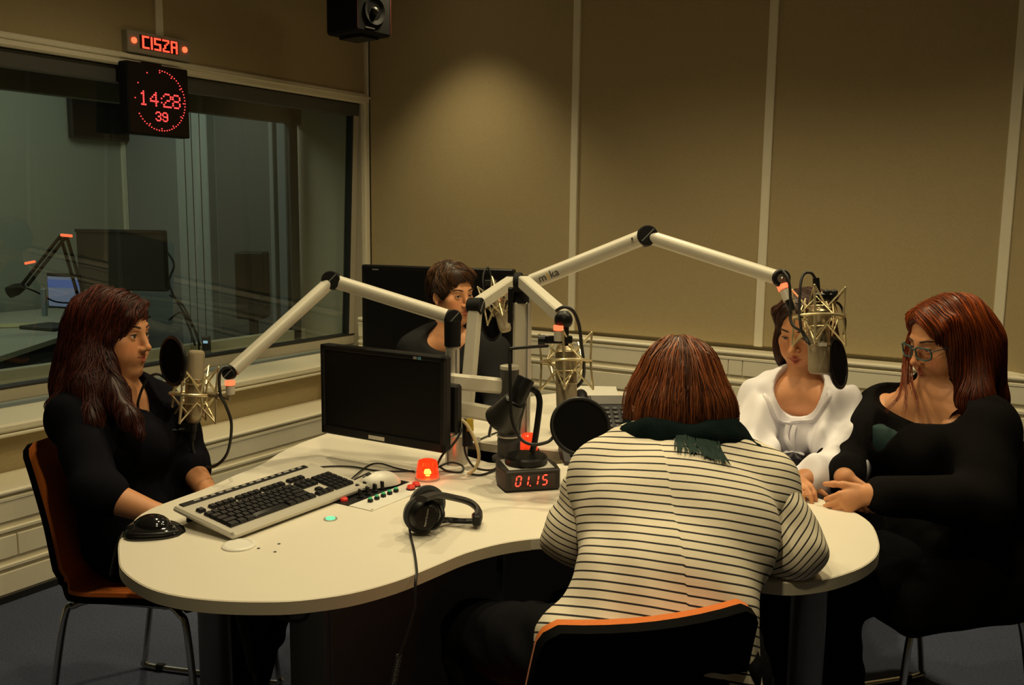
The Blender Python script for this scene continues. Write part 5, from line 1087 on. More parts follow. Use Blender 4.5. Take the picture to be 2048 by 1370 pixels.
def face_parts(t, h, S, hairm, eyeopen=0.0042, gaze=(0, 1, 0), brow=0.0):
    for q in (-1, 1):
        c = h.p(q * .031, .0755, .001); r = .0128 * h.s; m = MB().ell(c, r, None, 24, 18); o = ob('eye', m, EYEM, t, 180)
        V = np.array(m.V); g = h.R @ nrm(np.array(gaze, float)); ang = np.degrees(np.arccos(np.clip(((V - c) / r) @ g, -1, 1))); attr(o, 'iris', np.clip((30 - ang) / 6, 0, 1))
        xs = np.linspace(-.0138, .0138, 11)
        za = lambda x: (eyeopen + .0004) * math.sqrt(max(0, 1 - (x / .0142) ** 2)) + .0010 - q * x * 0.10 * -1
        lash = [h.p(q * .031 + x, .0755 + math.sqrt(max(1e-6, .0150 ** 2 - x * x - za(x) ** 2)), .001 + za(x)) for x in xs]
        ob('eyelashes', MB().tube(lash, [.0004 + .0011 * math.sin(math.pi * i / 10) ** 0.5 for i in range(11)], 6), mat('lash_dark', (0.012, 0.008, 0.006), 0.7), t)
        bx = np.linspace(.012, .052, 9); bp = [h.p(q * x, .0905 - (x - .012) ** 2 * 14.0, .0235 + .0035 * math.sin((x - .012) / .04 * 2.5) + brow) for x in bx]
        bp = np.array(bp); G_ = S.grad(bp); bp = bp - G_ * (S.sample(bp) - 0.0004)[:, None]; G_ = S.grad(bp); bp = bp - G_ * (S.sample(bp) - 0.0004)[:, None]
        ob('eyebrow', MB().tube(bp, [.0012, .0026, .003, .003, .0028, .0025, .002, .0014, .0006], 8, flat=0.6, hint=h.R[:, 1]), hairm, t)
def strands(name, S, t, m, starts, flow, n_steps, step, rmin, rmax, seed=1, off=(-0.002, 0.003), stop=None, curl=0.0, tone=None, taper=True, sides=3):
    """locks of hair combed over the surface of a volume"""
    r = np.random.RandomState(seed); P = np.array(starts, float); n = len(P); d0 = r.uniform(off[0], off[1], n); path = [P.copy()]; alive = np.ones(n, bool)
    ph = r.uniform(0, 6.28, n); N0 = S.grad(P)
    for k in range(n_steps):
        G = S.grad(P); f = flow(P, k); f = f - G * (f * G).sum(1)[:, None] * 1.0
        f /= np.linalg.norm(f, axis=1)[:, None] + 1e-6
        if curl: side = np.cross(G, f); f = f + side * (np.sin(ph + k * 0.55) * curl)[:, None]
        Q = P + f * step; G2 = S.grad(Q); Q = Q - G2 * np.clip(S.sample(Q) - d0, -0.02, 0.02)[:, None] * 0.8
        if stop is not None: alive &= ~stop(Q)
        P = np.where(alive[:, None], Q, P); path.append(P.copy())
    A = np.stack(path, 1)                                     # n, k, 3
    K = A.shape[1]; T = np.gradient(A, axis=1); T /= np.linalg.norm(T, axis=2)[..., None] + 1e-9
    G = S.grad(A.reshape(-1, 3)).reshape(n, K, 3); X = np.cross(T, G); X /= np.linalg.norm(X, axis=2)[..., None] + 1e-9; Y = np.cross(X, T)
    w_ = r.uniform(rmin, rmax, n)[:, None] * (1 - (np.linspace(0, 1, K)[None, :] ** 3) * (0.85 if taper else 0.3)) * (0.5 + 0.5 * np.minimum(1, np.linspace(0, 6, K)))[None, :]
    ang = np.arange(sides) * 2 * math.pi / sides + math.pi / 2
    V = np.stack([A + X * (w_ * math.cos(a) * 1.5)[..., None] + Y * (w_ * math.sin(a))[..., None] for a in ang], 2)     # n, K, sides, 3
    idx = np.arange(n * K * sides).reshape(n, K, sides); F = []
    for s_ in range(sides):
        s2 = (s_ + 1) % sides; F.append(np.stack([idx[:, :-1, s_], idx[:, :-1, s2], idx[:, 1:, s2], idx[:, 1:, s_]], -1).reshape(-1, 4))
    V = V.reshape(-1, 3); o = ob(name, (V, np.concatenate(F)), m, t, 180, kind='stuff')
    tn = np.repeat(r.uniform(0.05, 1, n) ** 1.5, K).reshape(n, K)
    if tone is not None: tn = tn * (0.25 + 0.75 * tone(A.reshape(-1, 3)).reshape(n, K))  # darkens hair by height: light from above put into the strand colour
    attr(o, 'tone', np.repeat(tn.ravel(), sides)); return o
def on_surface(S, V, n, seed, ok=None):
    r = np.random.RandomState(seed); V = np.asarray(V)
    if ok is not None: V = V[ok(V)]
    return V[r.randint(0, len(V), n)] + r.normal(0, S.h * 0.6, (n, 3))
def torso_field(S, J, g=0.0, hip=(.175, .125), waist=(.145, .105), chest=(.165, .11), top=(.135, .07), bust=0.05, k=.05):
    s = J['side']; fw = J['fwd']; pel, wa, ch, up = J['pelvis'], J['waist'], J['chest'], J['up']
    G = lambda a: (a[0] + g, a[1] + g)
    S.add(ecap(pel, wa, G(hip), G(waist), s), .03); S.add(ecap(wa, ch, G(waist), G(chest), s), k); S.add(ecap(ch, up, G(chest), G(top), s), k)
    if bust:
        for q in (-1, 1): S.add(ell(ch + s * q * .075 + fw * (chest[1] - .015) - np.array([0, 0, .01]), np.array([bust, bust, bust]) * 1.25 + g), .05)
    for q, sh in ((1, J['shR']), (-1, J['shL'])):
        S.add(cap(up + s * q * .03, sh, .062 + g, .060 + g), .045)
def arm_field(S, sh, el, wr, g=0.0, r=(.055, .043, .030), k=.035, cut=None):
    S.add(cap(sh, el, r[0] + g, r[1] + g), k)
    S.add(cap(el, wr if cut is None else el + (np.asarray(wr) - el) * cut, r[1] + g, r[2] + g if cut is None else r[1] + (r[2] - r[1]) * cut + g), .025)
def hand_field(S, w_, fd, pn, td, curl=(0.3, 0.5, 0.4), sc=1.0, spread=0.0, thumb=(0.7, 0.6, 0.25)):
    fd = nrm(fd); pn = nrm(pn - fd * np.dot(pn, fd)); td = nrm(td - fd * np.dot(td, fd) - pn * np.dot(td, pn)); w_ = np.asarray(w_, float); q = lambda a, b, c: w_ + (fd * a + td * b + pn * c) * sc
    S.add(ecap(q(0, 0, 0), q(.078, 0, 0), (.026 * sc, .018 * sc), (.037 * sc, .0125 * sc), td), .02)
    for i, L in enumerate((.070, .078, .072, .056)):
        p = q(.084 - (.006 if i in (0, 2) else 0.012 if i == 3 else 0), .027 - .0185 * i, .001); a = 0.0; d_sp = (1.5 - i) * spread
        for j, fr_ in enumerate((.45, .31, .24)):
            a += curl[j]; d = nrm(fd * math.cos(a) + pn * math.sin(a) + td * d_sp); e = p + d * L * fr_ * sc; rr = (.0092, .0082, .0075, .0066)
            S.add(cap(p, e, rr[j] * sc, rr[j + 1] * sc), .004 if j == 0 else .003); p = e
    p = q(.022, .026, .004); d = nrm(td * thumb[0] + fd * thumb[1] + pn * thumb[2])
    for j, (l_, r0, r1) in enumerate(((.040, .0135, .011), (.030, .0105, .0095), (.025, .0095, .0075))):
        e = p + d * l_ * sc; S.add(cap(p, e, r0 * sc, r1 * sc), .006); p = e; d = nrm(d + pn * .25 + fd * .2)
def bounds(pts, m): P = np.array(pts); return P.min(0) - m, P.max(0) + m
def legs(t, J, m, g=0.0, r=(.088, .062, .045), shoe=True, boots=False):
    pts = [J[k] for k in ('pelvis', 'knR', 'knL', 'anR', 'anL')]; lo, hi = bounds(pts, .2); S = SDF(lo, hi, .009); s = J['side']; fw = J['fwd']
    S.add(ell(J['pelvis'], (.17 + g, .17 + g, .11 + g)), .03)
    for q, kn, an in ((1, J['knR'], J['anR']), (-1, J['knL'], J['anL'])):
        hipj = J['pelvis'] + s * q * .085; S.add(cap(hipj, kn, r[0] + g, r[1] + g), .05); S.add(cap(kn, an, r[1] + g, r[2] + g), .03)
    S.warp(waves(5, 5, 60, 110, .003)); ob('trousers', S.mesh(1), m, t, 180)
    if shoe:
        for q, an in ((1, J['anR']), (-1, J['anL'])):
            a = np.asarray(an); lo, hi = bounds([a, a + fw * .17, a - np.array([0, 0, a[2]])], .07); S = SDF(lo, hi, .006)
            S.add(cap(a + np.array([0, 0, .03 if not boots else .2]), a - np.array([0, 0, max(0, a[2] - .05)]), .052, .045), .01); b = np.array([a[0], a[1], .035])
            S.add(cap(b - fw * .02, b + fw * .14, .038, .030), .02); S.clip_fn(lambda x, y, z: (0.002 - z) + 0 * x); ob('boot' if boots else 'shoe', S.mesh(1), SHOE, t, 180)
DOWN = np.array([0, 0, -1.0])
def lock(t, m, pts, n, spread, r, seed=1, name='loose_lock'):
    """a bundle of fine strands along a path, fanning out towards its end"""
    rr = np.random.RandomState(seed); base = spline(pts, 6); k = len(base); mb = MB()
    for i in range(n):
        o = rr.normal(0, 1, 3) * spread; ph = rr.uniform(0, 6.28); e = max(6, int(k * rr.uniform(.7, 1.0))); P = [base[j] + o * (.45 + .75 * j / k) + .002 * np.array([math.sin(ph + j * .5), math.cos(ph + j * .45), 0]) for j in range(e)]
        mb.tube(P, [r * (1 - .8 * (j / e) ** 2) for j in range(e)], 4)
    o_ = ob(name, mb, m, t, 180, kind='stuff'); attr(o_, 'tone', np.random.RandomState(seed).uniform(.1, .55, len(mb.V))); return o_
def person(label, base): return thing('person', label, 'person', base)
def upper_skin(t, h, J, arms=(), fine=.0027, face={}, chestw=(.13, .085), neck_r=.052, hands=()):
    """head, neck and upper chest in one field; arms and hands joined on"""
    up = J['up']; fw = J['fwd']; lo, hi = bounds([h.p(0, 0, .14), h.p(0, 0, -.16), h.p(.09, 0, 0), h.p(-.09, 0, 0), h.p(0, .12, 0), h.p(0, -.12, 0), up - np.array([0, 0, .10]), up + J['side'] * .17, up - J['side'] * .17, up + fw * .09], .02)
    S = SDF(lo, hi, fine); face_field(S, h, **face)
    S.add(cap(h.p(0, -.022, -.05), up + np.array([0, 0, .0]), neck_r * .92, neck_r * 1.08), .03)
    S.add(ecap(up + np.array([0, 0, .005]), J['chest'], (chestw[0] * .8, .05), chestw, J['side']), .05)
    for sh in (J['shR'], J['shL']): S.add(cap(up, np.asarray(sh), .048, .050), .04)
    for q in (-1, 1): S.add(cap(up + fw * .045 + J['side'] * q * .012 - np.array([0, 0, .01]), up + J['side'] * q * .11 + fw * .03 + np.array([0, 0, .012]), .011, .010), .014)
    V, F = S.mesh(1); gs = [(V, F)]
    for pts, fn, hh in arms:
        lo, hi = bounds(list(pts) + [up], .10); A = SDF(lo, hi, hh); fn(A); A.add(cap(up, pts[0], .036, .036), .02); gs.append(A.mesh(1))
    V2, F2 = join(*gs); o = ob('body', (V2, F2), SKIN, t, 180)
    kw = {k: v for k, v in face.items() if k in ('smile', 'mouthopen', 'mw')}; face_attrs(o, V2, h, **kw)
    return S, o
def flow_from(h, xp=0.0, lat=1.4, back=0.0, fwd_pull=None):
    def fl(P, k):
        L = h.inv(P); s = np.sign(L[:, 0] - xp); tp = np.clip((L[:, 2] - .045) / .06, 0, 1)
        return DOWN[None] + h.R[:, 0][None] * (s * tp * lat)[:, None] - h.R[:, 1][None] * (back * np.clip((L[:, 2] + .05) / .1, 0, 1))[:, None]
    return fl
def hair_base(name, S, t, m, tone=.15):
    V, F = S.mesh(1); o = ob(name, (V, F), m, t, 180); attr(o, 'tone', np.full(len(V), tone)); return V

# ---------------------------------------------------------------- A: woman at the window side
up3 = np.array([0, 0, 1.0])
def seat_J(c, f, up, shR, shL, lean=0.5, pel_back=.05):
    f = nrm(f); J = {'fwd': nrm(np.array([f[0], f[1], 0]))}; pel = np.array([c[0], c[1], .57]) - J['fwd'] * pel_back; up = np.asarray(up)
    J['pelvis'] = pel; J['waist'] = pel + (up - pel) * .36 - J['fwd'] * .012; J['chest'] = pel + (up - pel) * .72 - J['fwd'] * .0; J['up'] = up; J['shR'] = np.asarray(shR); J['shL'] = np.asarray(shL)
    d = np.asarray(shR) - np.asarray(shL); J['side'] = nrm(d * np.array([1, 1, 0.3])); return J
def seat_legs(J, c, kn_out=.10, kn_f=.42, an_f=.36, kz=.50):
    s = np.array([J['fwd'][1], -J['fwd'][0], 0]); c = np.array([c[0], c[1], 0.0])
    for k, q in (('R', 1), ('L', -1)):
        J['kn' + k] = c + J['fwd'] * kn_f + s * q * kn_out + up3 * kz; J['an' + k] = c + J['fwd'] * an_f + s * q * kn_out + up3 * .10
    return J
JA = seat_legs(seat_J(cAch, fA, at(228, 795, 2.60), at(150, 840, 2.44), at(312, 812, 2.76)), cAch, .09, .34, .22)
hA = Head(at(226, 668, 2.585), look(226, 57), pitch=.03, roll=-.03, sc=.985)
pA = person('woman in black with long dark red hair seated by the window', (cAch[0], cAch[1], 0))
elR, wrR = at(196, 985, 2.30), at(318, 1030, 2.32); elL, wrL = at(372, 920, 2.66), at(420, 992, 2.50)
faceA = dict(mw=1.28, smile=.0070, cheek=1.08, nose=.92, eyeopen=.0046)
def armsA(S):
    arm_field(S, JA['shR'], elR, wrR, r=(.050, .043, .027)); hand_field(S, wrR, nrm(wrR - elR), DOWN, JA['side'] * -1, (.3, .4, .3))
def armsA2(S):
    arm_field(S, JA['shL'], elL, wrL, r=(.048, .040, .026)); hand_field(S, wrL, nrm(wrL - elL), DOWN, JA['side'], (.3, .4, .3))
SA, bodyA = upper_skin(pA, hA, JA, [([JA['shR'], elR, wrR, wrR + nrm(wrR - elR) * .18], armsA, .0055), ([JA['shL'], elL, wrL, wrL + nrm(wrL - elL) * .18], armsA2, .0055)], face=faceA)
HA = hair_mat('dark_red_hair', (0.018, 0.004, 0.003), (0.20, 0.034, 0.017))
face_parts(pA, hA, SA, mat('brow_brown', (0.05, 0.022, 0.012), 0.8), .0046, (0.1, 1, -.02))
def topA():
    lo, hi = bounds([JA['pelvis'], JA['up'], JA['shR'], JA['shL'], elR, elL], .20); S = SDF(lo, hi, .006)
    torso_field(S, JA, .010, hip=(.185, .15), waist=(.155, .125), chest=(.165, .12), top=(.115, .065), bust=.058)
    arm_field(S, JA['shR'], elR, wrR, .011, cut=.12, r=(.052, .046, .03)); arm_field(S, JA['shL'], elL, wrL, .010, cut=.30, r=(.058, .044, .03))
    S.sub(cap(JA['up'] + up3 * .03 + JA['fwd'] * .04, JA['up'] - up3 * .045 + JA['fwd'] * .125, .066, .042), .008)
    S.warp(waves(3, 8, 35, 80, .0035, (1, 1, .6))); return S
ob('black_dress', topA().mesh(1), NAVY, pA, 180); legs(pA, JA, NAVY, .004, (.095, .066, .046), boots=True)
def hairA():
    lo, hi = bounds([hA.p(0, 0, .14), hA.p(.12, -.05, -.1), hA.p(-.12, -.05, -.1), at(285, 880, 2.42), at(120, 820, 2.62), at(170, 840, 2.38)], .09); S = SDF(lo, hi, .0045)
    S.add(hA.E((0, -.018, .046), (.084, .106, .086)), .01); S.add(hA.E((.012, .034, .070), (.066, .058, .052)), .02)
    S.add(hA.E((.064, .004, -.005), (.024, .044, .075)), .03); S.add(hA.E((-.062, .0, -.01), (.026, .050, .08)), .03)
    a = hA.p(.066, -.026, -.05); b = at(186, 775, 2.47); S.add(cap(a, b, .048, .052), .04); S.add(cap(b, at(182, 845, 2.40), .048, .03), .03)
    S.add(cap(hA.p(.066, .004, -.05), at(226, 780, 2.46), .022, .030), .03); S.add(cap(at(226, 780, 2.46), at(258, 836, 2.40), .028, .024), .03); S.add(cap(at(258, 836, 2.40), at(282, 868, 2.39), .022, .012), .02)
    S.add(cap(at(150, 770, 2.52), at(112, 812, 2.46), .04, .02), .03)
    S.add(cap(hA.p(0, -.075, -.01), at(150, 775, 2.58), .070, .062), .05); S.add(cap(at(150, 775, 2.58), at(140, 830, 2.52), .05, .03), .03)
    S.add(cap(hA.p(-.066, -.01, -.05), at(262, 800, 2.70), .04, .03), .03)
    S.sub(hA.E((-.006, .100, -.045), (.070, .070, .098), roty(.12)), .008); S.sub(hA.Cp((0, .06, -.13), (0, .10, -.20), .052, .06), .01)
    S.add(hA.Cp((-.030, .082, .088), (.040, .078, .052), .013, .016), .012); S.add(hA.Cp((.040, .078, .052), (.070, .040, .0), .016, .016), .014)
    S.warp(waves(11, 6, 90, 160, .0022, (1, 1, .25))); return S
Sh = hairA(); Vh = hair_base('hair', Sh, pA, HA, .05)
flA = flow_from(hA, -.028, 1.5, .25)
strands('hair_locks', Sh, pA, HA, on_surface(Sh, Vh, 4200, 4), flA, 18, .011, .0006, .0013, 2, off=(-.003, .006), curl=.22, tone=lambda P: np.clip((hA.inv(P)[:, 2] + .06) / .16, .12, 1), stop=lambda Q: Q[:, 2] < .86)  # bright crown, darker sides: top light and shade painted into the strands

# ---------------------------------------------------------------- B: short-haired woman at the far side
fB = nrm((-VD * .85 + RM[0] * .5) * np.array([1, 1, 0]))
JB = seat_legs(seat_J(cBch, fB, at(896, 682, 3.86), at(832, 702, 3.84), at(985, 704, 3.80)), cBch, .09, .36, .3)
hB = Head(at(903, 588, 3.82), look(903, 38), pitch=.05, roll=.03, sc=1.0)
pB = person('short-haired woman in black seated in front of the television', (cBch[0], cBch[1], 0))
elR, wrR = at(815, 830, 3.75), at(880, 860, 3.5); elL, wrL = at(1000, 820, 3.70), at(960, 850, 3.5)
faceB = dict(smile=.001, cheek=.98, mouthopen=.002, eyeopen=.0036)
def armsB(S): arm_field(S, JB['shR'], elR, wrR); hand_field(S, wrR, nrm(wrR - elR), DOWN, JB['side'] * -1)
def armsB2(S): arm_field(S, JB['shL'], elL, wrL); hand_field(S, wrL, nrm(wrL - elL), DOWN, JB['side'])
SB, bodyB = upper_skin(pB, hB, JB, [([JB['shR'], elR, wrR, wrR + nrm(wrR - elR) * .18], armsB, .0065), ([JB['shL'], elL, wrL, wrL + nrm(wrL - elL) * .18], armsB2, .0065)], face=faceB, fine=.003)
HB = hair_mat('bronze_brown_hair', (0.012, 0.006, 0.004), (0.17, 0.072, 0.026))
face_parts(pB, hB, SB, mat('brow_brown', (0.05, 0.022, 0.012), 0.8), .0036, (0.25, 1, -.15))
def topB():
    lo, hi = bounds([JB['pelvis'], JB['up'], JB['shR'], JB['shL'], elR, elL, wrR, wrL], .20); S = SDF(lo, hi, .0075)
    torso_field(S, JB, .010); arm_field(S, JB['shR'], elR, wrR, .012, cut=.8, r=(.062, .05, .04)); arm_field(S, JB['shL'], elL, wrL, .012, cut=.8, r=(.062, .05, .04))
    S.sub(ell(JB['up'] + up3 * .028 + JB['fwd'] * .05, np.array([.135, .085, .062]), np.array([JB['side'], JB['fwd'], up3]).T), .008)
    S.warp(waves(8, 7, 30, 70, .003)); return S
ob('black_top', topB().mesh(1), mat('charcoal_knit', (0.020, 0.020, 0.021), 0.95, var=0.2, scale=200, bump=0.3, bscale=500, spec=0.06), pB, 180); legs(pB, JB, DENIM)
def hairB():
    lo, hi = bounds([hB.p(.1, .11, .15), hB.p(-.1, -.13, -.1), hB.p(.1, -.13, -.1), hB.p(-.1, .11, .15)], .03); S = SDF(lo, hi, .004)
    S.add(hB.E((0, -.018, .048), (.084, .106, .088)), .01); S.add(hB.E((.0, .032, .078), (.070, .062, .044)), .02); S.add(hB.E((0, -.075, .0), (.066, .045, .06)), .03)
    for q in (-1, 1): S.add(hB.E((q * .064, .014, .024), (.024, .034, .040)), .02)
    S.add(hB.E((-.034, .062, .074), (.040, .03, .020), roty(.4)), .015)
    S.sub(hB.E((.006, .108, -.022), (.070, .066, .092), roty(-.22)), .008)
    for q in (-1, 1): S.sub(hB.E((q * .085, -.004, -.022), (.03, .028, .035)), .01)
    S.sub(hB.E((0, .0, -.115), (.12, .14, .058)), .012); S.warp(waves(12, 6, 90, 150, .002)); return S
Sh = hairB(); Vh = hair_base('hair', Sh, pB, HB, .1)
def flB(P, k):
    L = hB.inv(P); return DOWN[None] * .8 + hB.R[:, 0][None] * np.where(L[:, 0] < .03, -1.2, 1.0)[:, None] * np.clip((L[:, 2] - .03) / .06, 0, 1)[:, None] + hB.R[:, 1][None] * np.where(L[:, 1] > -.02, .7, -.3)[:, None]
strands('hair_locks', Sh, pB, HB, on_surface(Sh, Vh, 1500, 5), flB, 9, .008, .0007, .0015, 3, off=(-.001, .004), curl=.2, tone=lambda P: np.clip(hB.inv(P)[:, 2] / .1, 0, 1))  # paler top: the highlight is put into the strand colour

# ---------------------------------------------------------------- C: woman in the white blouse
JC = seat_legs(seat_J(cCch, fC, at(1606, 790, 2.84), at(1528, 812, 2.86), at(1676, 822, 2.76)), cCch, .09, .36, .3)
JC['waist'] = JC['waist'] + JC['fwd'] * .085; JC['chest'] = JC['chest'] + JC['fwd'] * .03; JC['pelvis'] = JC['pelvis'] + JC['fwd'] * .05
hC = Head(at(1611, 662, 2.83), look(1611, -22), pitch=.20, roll=.04, sc=.97)
pC = person('woman in a white blouse with a brown bob behind the right microphone', (cCch[0], cCch[1], 0))
elR, wrR = at(1505, 925, 2.72), at(1560, 955, 2.50); elL, wrL = at(1688, 930, 2.62), at(1612, 958, 2.47)
faceC = dict(mw=1.12, smile=.004, cheek=.95, jaw=.95, mouthopen=.0035, eyeopen=.0022, nose=1.08)
def armsC(S): arm_field(S, JC['shR'], elR, wrR, r=(.048, .038, .026)); hand_field(S, wrR, nrm(RM[0] * .2 + VD * -.8), DOWN, RM[0])
def armsC2(S): arm_field(S, JC['shL'], elL, wrL, r=(.048, .038, .026)); hand_field(S, wrL, nrm(-RM[0] * .9 - VD * .3), DOWN, VD)
SC_, bodyC = upper_skin(pC, hC, JC, [([JC['shR'], elR, wrR, wrR - VD * .18], armsC, .0055), ([JC['shL'], elL, wrL, wrL - RM[0] * .18], armsC2, .0045)], face=faceC, neck_r=.048)
HC = hair_mat('dark_brown_hair', (0.022, 0.009, 0.006), (0.10, 0.036, 0.018))
face_parts(pC, hC, SC_, mat('brow_brown', (0.05, 0.022, 0.012), 0.8), .0022, (-.1, 1, -.35))
BLOUSE = mat('white_blouse_cotton', (0.86, 0.84, 0.90), 0.85, var=0.03, scale=30, bump=0.12, bscale=700)
def topC():
    lo, hi = bounds([JC['pelvis'], JC['up'], JC['shR'], JC['shL'], elR, elL, wrL], .18); S = SDF(lo, hi, .005)
    torso_field(S, JC, .010, hip=(.18, .15), waist=(.162, .138), chest=(.158, .120), top=(.115, .062), bust=.058)
    arm_field(S, JC['shR'], elR, wrR, .016, cut=.85, r=(.056, .046, .038)); arm_field(S, JC['shL'], elL, wrL, .016, cut=.80, r=(.056, .046, .040))
    S.add(cap(elL + (wrL - elL) * .72, elL + (wrL - elL) * .90, .050, .046), .004)
    g = waves(21, 9, 45, 95, .0105, (1, 1, .5)); S.warp(g); S.warp(waves(22, 6, 110, 170, .0018, (1, 1, .3)))
    S.sub(ell(JC['up'] + up3 * .032 + JC['fwd'] * .06, np.array([.074, .085, .090]), np.array([JC['side'], JC['fwd'], up3]).T), .005); return S
Sb = topC(); ob('white_blouse', Sb.mesh(1), BLOUSE, pC, 180); legs(pC, JC, DENIM)
# neckline band, tie and bow projected on the blouse
def onto(S, P, off=.003):
    P = np.array(P, float)
    for _ in range(6): P = P - S.grad(P) * (S.sample(P) - off)[:, None] * .8
    return P
cn = JC['up'] + up3 * .032 + JC['fwd'] * .06; nb = [cn + JC['side'] * .080 * math.sin(a) + JC['fwd'] * .075 - up3 * .093 * math.cos(a) for a in np.linspace(-1.9, 1.9, 25)]
ob('neckline_band', MB().tube(onto(Sb, nb, .001), .0085, 8, flat=.45), BLOUSE, pC, 60)
vb = onto(Sb, [cn + JC['fwd'] * .08 - up3 * .097])[0]; kn = onto(Sb, [vb - up3 * .075 - JC['side'] * -.012 * -1])[0]
for q in (-1, 1): ob('tie_ribbon', MB().tube(onto(Sb, spline([vb + JC['side'] * q * .012, vb - up3 * .035 + JC['side'] * q * .010, kn], 6), .005), .009, 8, flat=.35), BLOUSE, pC, 60)
for dx, dz in ((.028, -.012), (-.030, -.014), (.012, -.055), (-.018, -.060)):
    ob('bow_loop', MB().tube(onto(Sb, spline([kn, kn + JC['side'] * dx * .6 + up3 * dz * .4, kn + JC['side'] * dx + up3 * dz], 5), .007), [.006] * 5 + [.010] * 5 + [.008], 8, flat=.5), BLOUSE, pC, 60)
def hairC():
    lo, hi = bounds([hC.p(.12, .11, .15), hC.p(-.12, -.14, -.15), hC.p(.12, -.14, -.15), hC.p(-.12, .11, .15)], .03); S = SDF(lo, hi, .004)
    S.add(hC.E((0, -.018, .048), (.084, .106, .086)), .01); S.add(hC.E((0, .03, .072), (.066, .060, .046)), .02); S.add(hC.E((0, -.055, -.045), (.078, .062, .085)), .03)
    for q in (-1, 1): S.add(hC.E((q * .072, .012, -.040), (.024, .050, .082), roty(q * -.06)), .025); S.add(hC.E((q * .058, .040, .048), (.018, .026, .045), roty(q * .5)), .015)
    S.sub(hC.E((0, .110, -.020), (.060, .066, .108)), .008); S.sub(hC.Cp((0, .03, -.12), (0, .03, -.2), .05, .06), .01)
    S.warp(waves(14, 6, 80, 140, .002, (1, 1, .2))); return S
Sh = hairC(); Vh = hair_base('hair', Sh, pC, HC, .05)
strands('hair_locks', Sh, pC, HC, on_surface(Sh, Vh, 3000, 6), flow_from(hC, .01, 1.5, .1), 14, .010, .0007, .0014, 4, curl=.08, stop=lambda Q: hC.inv(Q)[:, 2] < -.118)
# ---------------------------------------------------------------- D: woman with glasses at the right
JD = seat_legs(seat_J(cDch, fD, at(1888, 800, 2.60), at(1765, 825, 2.74), at(1972, 862, 2.46), pel_back=.08), cDch, .11, .40, .30)
hD = Head(at(1893, 682, 2.585), look(1893, -52), pitch=.24, roll=-.02, sc=1.0)
pD = person('woman with glasses and bright red hair in a black cardigan at the right', (cDch[0], cDch[1], 0))
elR, wrR = at(1684, 935, 2.62), at(1688, 955, 2.46); elL, wrL = at(1962, 1005, 2.34), at(1752, 990, 2.30)
faceD = dict(smile=-.002, cheek=1.14, jaw=1.04, nose=1.02, eyeopen=.0026)
hr = at(1678, 972, 2.44); hl = at(1722, 985, 2.33)
def armsD(S): arm_field(S, JD['shR'], elR, wrR, r=(.06, .048, .030))
def armsD2(S): S.add(cap(JD['shL'], elL, .06, .05), .02)
def handsD(S):
    S.add(cap(elL + (wrL - elL) * .75, wrL, .034, .028), .01); S.add(cap(elL, elL + (wrL - elL) * .76, .05, .034), .01)
    hand_field(S, at(1738, 986, 2.305), -RM[0] * .92 + RM.T @ np.array([0, .38, .10]), RM.T @ np.array([-.2, .35, .9]), RM.T @ np.array([-.25, -.9, -.1]), (.35, .75, .55), .84, thumb=(.55, .85, .1))
    hand_field(S, at(1690, 956, 2.40), RM.T @ np.array([.35, .85, -.38]), RM.T @ np.array([.75, -.1, .6]), RM.T @ np.array([.3, -.5, -.7]), (.45, .7, .5), .82, thumb=(.5, .8, .1))
    S.add(cap(wrR, at(1690, 956, 2.40), .028, .026), .01)
SD, bodyD = upper_skin(pD, hD, JD, [([JD['shR'], elR, wrR], armsD, .0065), ([JD['shL'], elL], armsD2, .008), ([elL, wrL, at(1650, 960, 2.44), at(1690, 1015, 2.3)], handsD, .0032)], face=faceD, chestw=(.16, .11), neck_r=.060)
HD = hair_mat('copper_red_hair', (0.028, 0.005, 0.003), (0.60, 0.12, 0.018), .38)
face_parts(pD, hD, SD, mat('brow_brown', (0.05, 0.022, 0.012), 0.8), .0026, (0, 1, -.35), -.001)
# glasses: teal frame
GLS = mat('teal_acetate', (0.03, 0.085, 0.095), 0.25); gl_ = thing('eyeglasses', 'dark teal framed glasses worn by the red-haired woman', 'glasses', hD.p(0, .1, 0))
LENS = pane_mat('spectacle_lens', (0.90, 0.88, 0.92), 1.5, 0.35)
def rimpts(q, k=1.0): return [hD.p(q * .0345 + .0265 * k * math.copysign(abs(math.cos(a)) ** .62, math.cos(a)), .1065 - abs(.0265 * math.cos(a) * q + .0345 - .0345) * .0 - (.010 if math.cos(a) * q > .3 else .0) * math.cos(a) * q, -.004 + .0175 * k * math.copysign(abs(math.sin(a)) ** .62, math.sin(a))) for a in np.linspace(0, 2 * math.pi, 36, endpoint=False)]
for q in (-1, 1):
    ob('rim', MB().tube(rimpts(q), .0024, 8, closed=True), GLS, gl_, 60); R0 = rimpts(q, .97); m = MB(); b = len(m.V); m._a(R0, [list(range(36))]); ob('lens', m, LENS, gl_, 0)
    ob('temple', MB().tube(spline([hD.p(q * .061, .097, .004), hD.p(q * .069, .088, .006), hD.p(q * .078, .03, .006), hD.p(q * .079, -.005, .002), hD.p(q * .077, -.02, -.012)], 6), .0026, 8, flat=.5), GLS, gl_, 60)
ob('bridge', MB().tube(spline([hD.p(-.0085, .1065, .003), hD.p(0, .1105, .007), hD.p(.0085, .1065, .003)], 5), .002, 8), GLS, gl_, 60)
TEAL = mat('dark_teal_jersey', (0.008, 0.035, 0.034), 0.85, bump=.2, bscale=500)
BD = np.array([JD['side'], JD['fwd'], up3]).T
def dtorso(S, g): torso_field(S, JD, g, hip=(.215, .19), waist=(.195, .175), chest=(.185, .14), top=(.13, .075), bust=.072)
